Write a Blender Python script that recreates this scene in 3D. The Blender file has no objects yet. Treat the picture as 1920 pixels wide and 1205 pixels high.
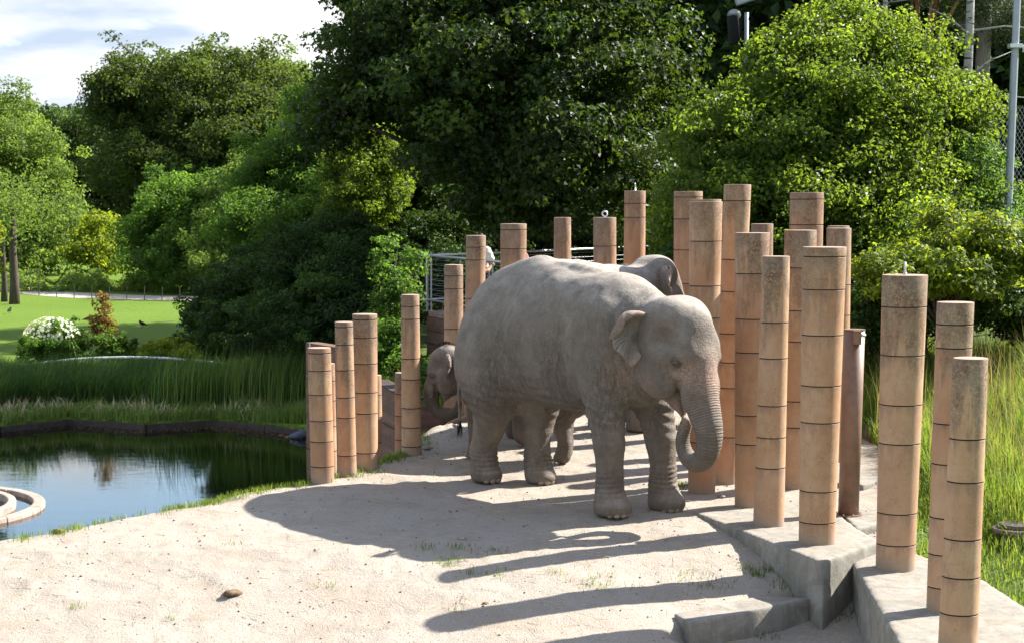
import bpy, math, random
import numpy as np
from mathutils import Vector, Matrix

S = bpy.context.scene
COL = S.collection
R = math.radians
rng = np.random.default_rng(7)
random.seed(7)

# ------------------------------------------------------------------ camera, sky, sun, exposure
CAM_H = 3.1
FPX = 3500.0                       # focal length in pixels of a 1920 px wide frame
PITCH = math.atan(222.5 / FPX)
cam = bpy.data.cameras.new('camera')
cam.sensor_width = 36.0
cam.lens = FPX / 1920 * 36.0
cam.clip_start = 0.1
cam.clip_end = 2000
cam.dof.use_dof = True
cam.dof.focus_distance = 18.6
cam.dof.aperture_fstop = 6.3
camo = bpy.data.objects.new('camera', cam)
COL.objects.link(camo)
camo.location = (0, 0, CAM_H)
camo.rotation_euler = (R(90) - PITCH, 0, 0)
S.camera = camo

SUN_AZ = R(25.5)                   # from +x towards +y
SUN_EL = R(39.5)
sd = Vector((math.cos(SUN_EL) * math.cos(SUN_AZ), math.cos(SUN_EL) * math.sin(SUN_AZ), math.sin(SUN_EL)))
sun = bpy.data.lights.new('sun', 'SUN')
sun.energy = 5.0
sun.angle = R(0.53)
sun.color = (1.0, 0.95, 0.87)
suno = bpy.data.objects.new('sun', sun)
COL.objects.link(suno)
suno.location = (30, 20, 30)
suno.rotation_euler = sd.to_track_quat('Z', 'Y').to_euler()

world = bpy.data.worlds.new('World')
S.world = world
world.use_nodes = True
wt = world.node_tree
wt.nodes.clear()
w_out = wt.nodes.new('ShaderNodeOutputWorld')
w_bg = wt.nodes.new('ShaderNodeBackground')
w_sky = wt.nodes.new('ShaderNodeTexSky')
w_sky.sky_type = 'NISHITA'
w_sky.sun_disc = False
w_sky.sun_elevation = SUN_EL
w_sky.sun_rotation = math.pi / 2 - SUN_AZ
w_sky.air_density = 1.0
w_sky.dust_density = 0.6
w_sky.ozone_density = 1.5
w_bg.inputs['Strength'].default_value = 0.10
# broken cumulus over the blue: a fractal noise on the sky direction, flattened towards the horizon
w_tc = wt.nodes.new('ShaderNodeTexCoord')
w_sep = wt.nodes.new('ShaderNodeSeparateXYZ')
w_z = wt.nodes.new('ShaderNodeMath'); w_z.operation = 'ADD'; w_z.inputs[1].default_value = 0.16
w_zz = wt.nodes.new('ShaderNodeMath'); w_zz.operation = 'MAXIMUM'; w_zz.inputs[1].default_value = 0.05
w_dx = wt.nodes.new('ShaderNodeMath'); w_dx.operation = 'DIVIDE'
w_dy = wt.nodes.new('ShaderNodeMath'); w_dy.operation = 'DIVIDE'
w_cmb = wt.nodes.new('ShaderNodeCombineXYZ')
w_n = wt.nodes.new('ShaderNodeTexNoise')
w_n.inputs['Scale'].default_value = 1.15
w_n.inputs['Detail'].default_value = 9
w_n.inputs['Roughness'].default_value = 0.55
w_n.inputs['Distortion'].default_value = 0.25
w_r = wt.nodes.new('ShaderNodeValToRGB')
w_r.color_ramp.elements[0].position = 0.43
w_r.color_ramp.elements[1].position = 0.50
w_n2 = wt.nodes.new('ShaderNodeTexNoise')
w_n2.inputs['Scale'].default_value = 2.3
w_n2.inputs['Detail'].default_value = 7
w_r2 = wt.nodes.new('ShaderNodeValToRGB')
w_r2.color_ramp.elements[0].position = 0.35
w_r2.color_ramp.elements[0].color = (2.1, 2.5, 3.1, 1)
w_r2.color_ramp.elements[1].position = 0.6
w_r2.color_ramp.elements[1].color = (4.1, 4.1, 4.1, 1)
w_mix = wt.nodes.new('ShaderNodeMixRGB')
L = wt.links.new
L(w_tc.outputs['Generated'], w_sep.inputs[0])
L(w_sep.outputs['Z'], w_z.inputs[0]); L(w_z.outputs[0], w_zz.inputs[0])
L(w_sep.outputs['X'], w_dx.inputs[0]); L(w_zz.outputs[0], w_dx.inputs[1])
L(w_sep.outputs['Y'], w_dy.inputs[0]); L(w_zz.outputs[0], w_dy.inputs[1])
L(w_dx.outputs[0], w_cmb.inputs['X']); L(w_dy.outputs[0], w_cmb.inputs['Y'])
w_cmb.inputs['Z'].default_value = 3.7
L(w_cmb.outputs[0], w_n.inputs['Vector']); L(w_cmb.outputs[0], w_n2.inputs['Vector'])
w_el = wt.nodes.new('ShaderNodeMath'); w_el.operation = 'MULTIPLY_ADD'; w_el.inputs[1].default_value = -0.05
L(w_sep.outputs['Z'], w_el.inputs[0]); L(w_n.outputs['Fac'], w_el.inputs[2])
L(w_el.outputs[0], w_r.inputs['Fac']); L(w_n2.outputs['Fac'], w_r2.inputs['Fac'])
L(w_r.outputs['Color'], w_mix.inputs['Fac'])
L(w_sky.outputs['Color'], w_mix.inputs['Color1'])
L(w_r2.outputs['Color'], w_mix.inputs['Color2'])
L(w_mix.outputs['Color'], w_bg.inputs['Color'])
L(w_bg.outputs[0], w_out.inputs['Surface'])

S.render.engine = 'CYCLES'
S.cycles.max_bounces = 8
S.cycles.diffuse_bounces = 4
S.cycles.glossy_bounces = 3
S.cycles.transmission_bounces = 4
S.cycles.transparent_max_bounces = 8
S.cycles.use_denoising = True
S.view_settings.view_transform = 'Standard'
S.view_settings.look = 'None'
S.view_settings.gamma = 1.0
S.view_settings.use_curve_mapping = False
S.view_settings.exposure = 1.65

# ------------------------------------------------------------------ surveying helpers
cp, sp = math.cos(PITCH), math.sin(PITCH)
def ray(u, v):
    a, b = (u - 960.0) / FPX, (602.5 - v) / FPX
    return (a, cp + b * sp, -sp + b * cp)          # x, y, z before scaling
def at(u, v, d):
    "point seen at photo pixel u, v and standing d metres away"
    r = ray(u, v); t = d / r[1]
    return Vector((r[0] * t, d, CAM_H + r[2] * t))
def on_z(u, v, z):
    r = ray(u, v); t = (z - CAM_H) / r[2]
    return Vector((r[0] * t, r[1] * t, z))
def sstep(a, b, x):
    t = np.clip((x - a) / (b - a), 0, 1)
    return t * t * (3 - 2 * t)
def g(x, y):
    "height of the sand yard"
    x = np.asarray(x, float); y = np.asarray(y, float)
    base = 0.055 * (np.clip(y, 6, 27) - 18.6) - 0.105 * np.clip(17.0 - y, 0, 4.5)
    dip = 0.25 * np.exp(-(((x - 2.6) / 1.3) ** 2 + ((y - 15.6) / 1.5) ** 2))
    s = (x - 1.47) * 0.666 - (y - 15.45) * 0.745
    a = (x - 1.47) * 0.745 + (y - 15.45) * 0.666
    dip2 = 0.10 * sstep(-0.10, 0.0, s) * sstep(-0.45, -0.05, a)
    return base - dip - dip2
def on_g(u, v):
    r = ray(u, v); d = 18.0
    for _ in range(60):
        x = r[0] * d / r[1]
        z = float(g(x, d))
        dn = (z - CAM_H) / r[2] * r[1]
        d = 0.5 * d + 0.5 * dn
    return Vector((r[0] * d / r[1], d, float(g(r[0] * d / r[1], d))))

# ------------------------------------------------------------------ object helpers
def tag(o, label=None, cat=None, group=None, kind=None):
    if label: o['label'] = label
    if cat: o['category'] = cat
    if group: o['group'] = group
    if kind or label: o['kind'] = kind or 'thing'
    return o
def empty(name, loc, label=None, cat=None, group=None, rz=0):
    o = bpy.data.objects.new(name, None)
    o.empty_display_size = 0.2
    COL.objects.link(o)
    o.location = loc
    o.rotation_euler = (0, 0, rz)
    return tag(o, label, cat, group)
def mesh_np(name, V, F, smooth=False):
    "V (n,3); F array of faces with equal corner count, or a list of such arrays"
    V = np.ascontiguousarray(V, dtype=np.float32)
    Fs = F if isinstance(F, (list, tuple)) and len(F) and isinstance(F[0], np.ndarray) else [np.asarray(F)]
    me = bpy.data.meshes.new(name)
    me.vertices.add(len(V)); me.vertices.foreach_set('co', V.ravel())
    nl = sum(f.size for f in Fs); nf = sum(len(f) for f in Fs)
    me.loops.add(nl)
    me.loops.foreach_set('vertex_index', np.concatenate([f.ravel() for f in Fs]).astype(np.int32))
    me.polygons.add(nf)
    tot = np.concatenate([np.full(len(f), f.shape[1]) for f in Fs]).astype(np.int32)
    st = np.concatenate([[0], np.cumsum(tot)[:-1]]).astype(np.int32)
    me.polygons.foreach_set('loop_start', st)
    me.polygons.foreach_set('loop_total', tot)
    me.polygons.foreach_set('use_smooth', np.full(nf, smooth))
    me.update(calc_edges=True)
    return me
def fattr(me, name, val, dom='POINT'):
    a = me.attributes.new(name, 'FLOAT', dom)
    a.data.foreach_set('value', np.asarray(val, dtype=np.float32))
def link(name, me, mat=None, parent=None, loc=None, rz=None):
    o = bpy.data.objects.new(name, me)
    COL.objects.link(o)
    if mat is not None and not me.materials: me.materials.append(mat)
    if parent is not None: o.parent = parent
    if loc is not None: o.location = loc
    if rz is not None: o.rotation_euler = (0, 0, rz)
    return o
class MB:
    "collects simple solids into one mesh"
    def __init__(s): s.V = []; s.F = []
    def add(s, V, F):
        n = len(s.V); s.V += [tuple(v) for v in V]; s.F += [tuple(i + n for i in f) for f in F]
        return s
    def box(s, c, d, rz=0, M=None):
        hx, hy, hz = d[0] / 2, d[1] / 2, d[2] / 2
        P = [Vector((x * hx, y * hy, z * hz)) for x in (-1, 1) for y in (-1, 1) for z in (-1, 1)]
        m = M if M is not None else Matrix.Rotation(rz, 3, 'Z')
        P = [m @ p + Vector(c) for p in P]
        return s.add(P, [(0, 1, 3, 2), (4, 6, 7, 5), (0, 4, 5, 1), (2, 3, 7, 6), (0, 2, 6, 4), (1, 5, 7, 3)])
    def tube(s, pts, rad, n=8, cap=True):
        pts = [Vector(p) for p in pts]
        if not hasattr(rad, '__len__'): rad = [rad] * len(pts)
        V = []; F = []
        up = Vector((0, 0, 1))
        t0 = (pts[1] - pts[0]).normalized()
        a = t0.cross(up)
        if a.length < 1e-3: a = t0.cross(Vector((1, 0, 0)))
        a.normalize()
        for i, p in enumerate(pts):
            t = (pts[min(i + 1, len(pts) - 1)] - pts[max(i - 1, 0)]).normalized()
            a = (a - t * a.dot(t)).normalized()
            b = t.cross(a)
            for k in range(n):
                w = 2 * math.pi * k / n
                V.append(p + (a * math.cos(w) + b * math.sin(w)) * rad[i])
        for i in range(len(pts) - 1):
            for k in range(n):
                k2 = (k + 1) % n
                F.append((i * n + k, i * n + k2, (i + 1) * n + k2, (i + 1) * n + k))
        if cap:
            F.append(tuple(range(n))[::-1]); F.append(tuple((len(pts) - 1) * n + k for k in range(n)))
        return s.add(V, F)
    def prism(s, poly, z0, z1):
        "poly: list of (x,y) counter-clockwise; z1 may be a list"
        n = len(poly)
        zt = z1 if hasattr(z1, '__len__') else [z1] * n
        zb = z0 if hasattr(z0, '__len__') else [z0] * n
        V = [(p[0], p[1], zb[i]) for i, p in enumerate(poly)] + [(p[0], p[1], zt[i]) for i, p in enumerate(poly)]
        F = [tuple(range(n))[::-1], tuple(range(n, 2 * n))] + [(i, (i + 1) % n, n + (i + 1) % n, n + i) for i in range(n)]
        return s.add(V, F)
    def build(s, name, mat, parent=None, smooth=False, bevel=0, seg=2):
        me = bpy.data.meshes.new(name)
        me.from_pydata([tuple(v) for v in s.V], [], s.F)
        me.update()
        if smooth: me.polygons.foreach_set('use_smooth', [True] * len(me.polygons))
        o = link(name, me, mat, parent)
        if bevel:
            m = o.modifiers.new('bevel', 'BEVEL'); m.width = bevel; m.segments = seg; m.limit_method = 'ANGLE'
        return o

# ------------------------------------------------------------------ material helpers
class NT:
    def __init__(s, name):
        s.m = bpy.data.materials.new(name); s.m.use_nodes = True
        s.t = s.m.node_tree; s.t.nodes.clear()
        s.out = s.n('ShaderNodeOutputMaterial')
    def n(s, typ, **kw):
        nd = s.t.nodes.new(typ)
        for k, v in kw.items():
            if k in nd.inputs.keys() if hasattr(nd.inputs, 'keys') else False: nd.inputs[k].default_value = v
            else: setattr(nd, k, v)
        return nd
    def l(s, a, b): s.t.links.new(a, b)
    def math(s, op, a, b=None, clamp=False):
        nd = s.t.nodes.new('ShaderNodeMath'); nd.operation = op; nd.use_clamp = clamp
        for i, v in enumerate((a, b)):
            if v is None: continue
            if isinstance(v, (int, float)): nd.inputs[i].default_value = v
            else: s.l(v, nd.inputs[i])
        return nd.outputs[0]
    def mix(s, f, a, b, mode='MIX'):
        nd = s.t.nodes.new('ShaderNodeMixRGB'); nd.blend_type = mode
        for i, v in enumerate((f, a, b)):
            if isinstance(v, (int, float)): nd.inputs[i].default_value = v if i == 0 else (v, v, v, 1)
            elif isinstance(v, tuple): nd.inputs[i].default_value = v if len(v) == 4 else (*v, 1)
            else: s.l(v, nd.inputs[i])
        return nd.outputs[0]
    def noise(s, vec, scale, detail=4, rough=0.55, dist=0):
        nd = s.t.nodes.new('ShaderNodeTexNoise')
        nd.inputs['Scale'].default_value = scale; nd.inputs['Detail'].default_value = detail
        nd.inputs['Roughness'].default_value = rough; nd.inputs['Distortion'].default_value = dist
        if vec is not None: s.l(vec, nd.inputs['Vector'])
        return nd.outputs['Fac']
    def voro(s, vec, scale, feat='F1', out='Distance', rand=1):
        nd = s.t.nodes.new('ShaderNodeTexVoronoi'); nd.feature = feat
        nd.inputs['Scale'].default_value = scale
        if 'Randomness' in nd.inputs: nd.inputs['Randomness'].default_value = rand
        if vec is not None: s.l(vec, nd.inputs['Vector'])
        return nd.outputs[out]
    def ramp(s, f, stops):
        nd = s.t.nodes.new('ShaderNodeValToRGB')
        e = nd.color_ramp.elements
        while len(e) < len(stops): e.new(0.5)
        for i, (p, c) in enumerate(stops):
            e[i].position = p
            e[i].color = (c, c, c, 1) if isinstance(c, (int, float)) else (*c, 1)
        s.l(f, nd.inputs['Fac'])
        return nd.outputs['Color']
    def geo(s): return s.t.nodes.new('ShaderNodeNewGeometry')
    def obj(s): return s.t.nodes.new('ShaderNodeTexCoord').outputs['Object']
    def pos(s): return s.geo().outputs['Position']
    def scalev(s, v, sc, loc=(0, 0, 0)):
        nd = s.t.nodes.new('ShaderNodeMapping')
        nd.inputs['Scale'].default_value = sc; nd.inputs['Location'].default_value = loc
        s.l(v, nd.inputs['Vector']); return nd.outputs[0]
    def attr(s, name):
        nd = s.t.nodes.new('ShaderNodeAttribute'); nd.attribute_name = name
        return nd.outputs['Fac']
    def bump(s, h, strength=0.5, dist=0.02, normal=None):
        nd = s.t.nodes.new('ShaderNodeBump')
        nd.inputs['Strength'].default_value = strength; nd.inputs['Distance'].default_value = dist
        s.l(h, nd.inputs['Height'])
        if normal is not None: s.l(normal, nd.inputs['Normal'])
        return nd.outputs[0]
    def bsdf(s, col, rough=0.8, spec=0.3, normal=None, metal=0):
        nd = s.t.nodes.new('ShaderNodeBsdfPrincipled')
        if isinstance(col, tuple): nd.inputs['Base Color'].default_value = (*col, 1)
        else: s.l(col, nd.inputs['Base Color'])
        if isinstance(rough, (int, float)): nd.inputs['Roughness'].default_value = rough
        else: s.l(rough, nd.inputs['Roughness'])
        nd.inputs['Specular IOR Level'].default_value = spec
        nd.inputs['Metallic'].default_value = metal
        if normal is not None: s.l(normal, nd.inputs['Normal'])
        return nd.outputs[0]
    def done(s, sh): s.l(sh, s.out.inputs['Surface']); return s.m

# ------------------------------------------------------------------ materials
def mat_sand():
    t = NT('sand'); p = t.pos()
    big = t.noise(p, 0.55, 5, 0.6); mid = t.noise(p, 3.0, 6, 0.65, 0.6); fine = t.noise(p, 60, 3, 0.7)
    grav = t.voro(p, 38); grav2 = t.voro(p, 95)
    c = t.ramp(big, [(0.3, (0.285, 0.252, 0.212)), (0.7, (0.365, 0.33, 0.285))])
    c = t.mix(t.math('MULTIPLY', t.ramp(mid, [(0.5, 0.0), (0.72, 1.0)]), 0.4), c, (0.22, 0.165, 0.12))
    st = t.ramp(t.noise(p, 1.5, 4, 0.7, 1.0), [(0.58, 0.0), (0.68, 1.0)])
    c = t.mix(t.math('MULTIPLY', st, 0.45), c, (0.21, 0.16, 0.12))
    c = t.mix(0.45, c, t.ramp(fine, [(0.3, (0.17, 0.14, 0.11)), (0.7, (0.46, 0.405, 0.345))]))
    tr_ = t.ramp(t.noise(p, 0.9, 6, 0.7, 1.5), [(0.46, 0.0), (0.62, 1.0)])
    c = t.mix(t.math('MULTIPLY', tr_, 0.28), c, (0.24, 0.175, 0.12))
    sp_ = t.ramp(t.voro(p, 26, out='Color'), [(0.80, 0.0), (0.86, 1.0)])
    pm = t.math('MULTIPLY', sp_, t.ramp(t.voro(p, 26), [(0.16, 1.0), (0.26, 0.0)]))
    c = t.mix(t.math('MULTIPLY', pm, 0.7), c, (0.2, 0.17, 0.15))
    h = t.math('ADD', t.math('MULTIPLY', mid, 0.9), t.math('MULTIPLY', fine, 0.22))
    h = t.math('ADD', h, t.math('MULTIPLY', t.ramp(grav, [(0.0, 1.0), (0.35, 0.0)]), 0.16))
    h = t.math('ADD', h, t.math('MULTIPLY', t.ramp(grav2, [(0.0, 1.0), (0.4, 0.0)]), 0.09))
    return t.done(t.bsdf(c, 0.95, 0.1, t.bump(h, 0.9, 0.035)))
def mat_terra(name='terracotta_concrete', base=(0.375, 0.20, 0.098), pale=(0.42, 0.27, 0.155)):
    t = NT(name); o = t.pos()
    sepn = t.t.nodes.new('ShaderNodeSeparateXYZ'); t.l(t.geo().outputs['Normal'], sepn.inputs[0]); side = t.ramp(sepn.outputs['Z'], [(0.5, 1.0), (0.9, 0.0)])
    ft = t.attr('from_top'); seed = t.attr('seed'); jt = t.attr('joint')
    off = t.t.nodes.new('ShaderNodeVectorMath'); off.operation = 'ADD'
    cm = t.t.nodes.new('ShaderNodeCombineXYZ'); t.l(seed, cm.inputs['X']); t.l(seed, cm.inputs['Z'])
    t.l(o, off.inputs[0]); t.l(cm.outputs[0], off.inputs[1]); v = off.outputs[0]
    big = t.noise(v, 2.6, 5, 0.6); mid = t.noise(v, 11, 6, 0.7); fine = t.noise(v, 120, 3, 0.7)
    c = t.mix(t.ramp(big, [(0.35, 0.0), (0.65, 1.0)]), base, pale)
    # each cast drum has a slightly different tone
    c = t.mix(t.math('MULTIPLY', t.attr('tone'), 0.8), c, (0.33, 0.155, 0.085))
    pp_ = t.math('FRACT', t.math('MULTIPLY', seed, 3.71))
    c = t.mix(t.math('MULTIPLY', pp_, 0.45), c, (0.41, 0.295, 0.185))
    c = t.mix(t.math('MULTIPLY', t.ramp(mid, [(0.48, 0.0), (0.66, 1.0)]), 0.45), c, (0.33, 0.185, 0.125))
    # dirt spots
    sp1 = t.ramp(t.noise(v, 42, 3, 0.75), [(0.62, 0.0), (0.70, 1.0)])
    c = t.mix(t.math('MULTIPLY', sp1, t.math('ADD', 0.25, t.math('MULTIPLY', t.ramp(big, [(0.4, 0.0), (0.6, 1.0)]), 0.5))), c, (0.15, 0.10, 0.075))
    # lichen and soot weeping down from the top
    dn = t.scalev(v, (9, 9, 1.5)); st = t.noise(dn, 1.0, 5, 0.65)
    reach = t.math('ADD', 0.10, t.math('MULTIPLY', t.ramp(st, [(0.36, 0.0), (0.62, 1.0)]), 0.95))
    wet = t.math('SUBTRACT', 1.0, t.math('DIVIDE', ft, reach), clamp=True)
    wet = t.math('POWER', wet, 0.45)
    gr = t.ramp(t.noise(v, 38, 6, 0.9), [(0.40, 0.15), (0.54, 1.0)])
    wet = t.math('MULTIPLY', t.math('MULTIPLY', wet, gr), t.math('ADD', 0.5, t.math('MULTIPLY', t.attr('grime'), 0.6)))
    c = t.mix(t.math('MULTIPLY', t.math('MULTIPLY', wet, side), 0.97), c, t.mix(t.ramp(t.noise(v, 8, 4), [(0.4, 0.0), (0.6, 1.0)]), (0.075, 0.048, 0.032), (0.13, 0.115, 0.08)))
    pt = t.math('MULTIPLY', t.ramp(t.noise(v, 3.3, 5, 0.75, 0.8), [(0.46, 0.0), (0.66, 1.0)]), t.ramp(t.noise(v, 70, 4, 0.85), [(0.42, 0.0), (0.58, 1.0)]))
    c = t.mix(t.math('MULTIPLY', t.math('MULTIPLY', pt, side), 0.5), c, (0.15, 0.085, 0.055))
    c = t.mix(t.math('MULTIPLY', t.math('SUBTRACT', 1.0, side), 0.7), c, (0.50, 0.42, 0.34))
    bloom = t.ramp(t.noise(t.scalev(v, (4, 4, 1.6)), 1.0, 5, 0.7), [(0.5, 0.0), (0.66, 1.0)])
    c = t.mix(t.math('MULTIPLY', bloom, 0.18), c, (0.50, 0.40, 0.31))
    # weeping below joints
    jr = t.math('MULTIPLY', t.ramp(t.noise(t.scalev(v, (14, 14, 2)), 1.0, 4, 0.6), [(0.42, 0.0), (0.68, 1.0)]), 0.22)
    jw = t.math('SUBTRACT', 1.0, t.math('DIVIDE', jt, t.math('ADD', jr, 0.012)), clamp=True)
    c = t.mix(t.math('MULTIPLY', jw, 0.5), c, (0.19, 0.115, 0.085))
    mud = t.math('SUBTRACT', 1.0, t.math('DIVIDE', t.attr('foot'), t.math('ADD', 0.04, t.math('MULTIPLY', t.noise(v, 9, 5, 0.7), 0.26))), clamp=True)
    c = t.mix(t.math('MULTIPLY', mud, 0.8), c, (0.25, 0.205, 0.16))
    # crazing
    dv = t.t.nodes.new('ShaderNodeVectorMath'); dv.operation = 'ADD'
    nz = t.t.nodes.new('ShaderNodeTexNoise'); nz.inputs['Scale'].default_value = 9; nz.inputs['Detail'].default_value = 4
    t.l(v, nz.inputs['Vector'])
    ms = t.t.nodes.new('ShaderNodeVectorMath'); ms.operation = 'SCALE'; ms.inputs['Scale'].default_value = 0.12
    t.l(nz.outputs['Color'], ms.inputs[0]); t.l(v, dv.inputs[0]); t.l(ms.outputs[0], dv.inputs[1])
    cr = t.ramp(t.voro(dv.outputs[0], 7.5, 'DISTANCE_TO_EDGE'), [(0.0, 1.0), (0.016, 0.0)])
    cr = t.math('MULTIPLY', cr, t.ramp(t.noise(v, 1.9, 3), [(0.56, 0.0), (0.64, 1.0)]))
    c = t.mix(t.math('MULTIPLY', cr, 0.75), c, (0.14, 0.08, 0.055))
    h = t.math('ADD', t.math('MULTIPLY', mid, 0.5), t.math('MULTIPLY', fine, 0.3))
    h = t.math('SUBTRACT', h, t.math('MULTIPLY', cr, 0.4))
    return t.done(t.bsdf(c, t.ramp(mid, [(0.3, 0.62), (0.7, 0.85)]), 0.3, t.bump(h, 0.45, 0.01)))
def mat_concrete(name='grey_concrete', a=(0.27, 0.255, 0.225), b=(0.185, 0.175, 0.15)):
    t = NT(name); p = t.pos(); nz_ = t.geo().outputs['Normal']
    sep = t.t.nodes.new('ShaderNodeSeparateXYZ'); t.l(nz_, sep.inputs[0])
    big = t.noise(p, 1.6, 6, 0.65, 0.4); mid = t.noise(p, 9, 6, 0.7); fine = t.noise(p, 90, 3, 0.7)
    c = t.mix(t.ramp(big, [(0.35, 0.0), (0.65, 1.0)]), a, b)
    c = t.mix(t.math('MULTIPLY', t.ramp(mid, [(0.5, 0.0), (0.7, 1.0)]), 0.4), c, (0.2, 0.185, 0.15))
    c = t.mix(0.22, c, t.ramp(fine, [(0.3, (0.18, 0.17, 0.15)), (0.7, (0.45, 0.43, 0.39))]))
    # sand trodden over flat faces
    up = t.ramp(sep.outputs['Z'], [(0.7, 0.0), (0.95, 1.0)])
    c = t.mix(t.math('MULTIPLY', t.math('MULTIPLY', up, t.ramp(t.noise(p, 2.1, 5, 0.7), [(0.36, 0.0), (0.56, 1.0)])), 0.75), c, (0.29, 0.25, 0.20))
    # dark water marks and algae on the upright faces
    side = t.math('SUBTRACT', 1.0, up)
    drip = t.ramp(t.noise(t.scalev(p, (5, 5, 0.7)), 1.0, 5, 0.7), [(0.42, 0.0), (0.66, 1.0)])
    c = t.mix(t.math('MULTIPLY', t.math('MULTIPLY', side, drip), 0.45), c, (0.085, 0.085, 0.062))
    blot = t.math('MULTIPLY', t.ramp(t.noise(p, 3.5, 7, 0.8, 1.2), [(0.47, 0.0), (0.58, 1.0)]), t.ramp(t.noise(p, 60, 4, 0.85), [(0.35, 0.2), (0.6, 1.0)]))
    c = t.mix(t.math('MULTIPLY', blot, 0.5), c, (0.11, 0.10, 0.078))
    pale_ = t.ramp(t.noise(t.scalev(p, (1, 1, 1), (9, 4, 2)), 2.7, 6, 0.75, 0.8), [(0.54, 0.0), (0.64, 1.0)])
    c = t.mix(t.math('MULTIPLY', pale_, 0.4), c, (0.36, 0.345, 0.31))
    h = t.math('ADD', t.math('MULTIPLY', mid, 0.7), t.math('MULTIPLY', fine, 0.3))
    h = t.math('SUBTRACT', h, t.math('MULTIPLY', t.ramp(t.voro(p, 30), [(0.0, 1.0), (0.16, 0.0)]), 0.25))
    return t.done(t.bsdf(c, 0.9, 0.2, t.bump(h, 0.85, 0.02)))
def mat_board_concrete():
    t = NT('board_marked_concrete'); p = t.obj()
    b = t.scalev(p, (0.6, 0.6, 11)); bn = t.noise(b, 1.0, 3, 0.5); mid = t.noise(p, 7, 6, 0.7)
    c = t.mix(t.ramp(bn, [(0.35, 0.0), (0.65, 1.0)]), (0.19, 0.105, 0.07), (0.12, 0.07, 0.05))
    c = t.mix(t.ramp(mid, [(0.48, 0.0), (0.72, 0.8)]), c, (0.07, 0.055, 0.045))
    sp_ = t.ramp(t.noise(p, 26, 2, 0.6), [(0.70, 0.0), (0.73, 1.0)])
    c = t.mix(t.math('MULTIPLY', sp_, 0.7), c, (0.5, 0.42, 0.34))
    return t.done(t.bsdf(c, 0.85, 0.25, t.bump(t.math('ADD', bn, t.math('MULTIPLY', mid, 0.5)), 0.5, 0.02)))
def mat_plain(name, col, rough=0.5, spec=0.5, metal=0.0, var=0.15, scale=12, bump=0.2):
    t = NT(name); p = t.obj()
    n = t.noise(p, scale, 5, 0.65); n2 = t.noise(p, scale * 6, 3, 0.6)
    d = tuple(x * (1 - var * 2) for x in col); u = tuple(min(1, x * (1 + var)) for x in col)
    c = t.mix(t.ramp(n, [(0.3, 0.0), (0.7, 1.0)]), d, u)
    return t.done(t.bsdf(c, rough, spec, t.bump(t.math('ADD', n, t.math('MULTIPLY', n2, 0.4)), bump, 0.008), metal))
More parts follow.
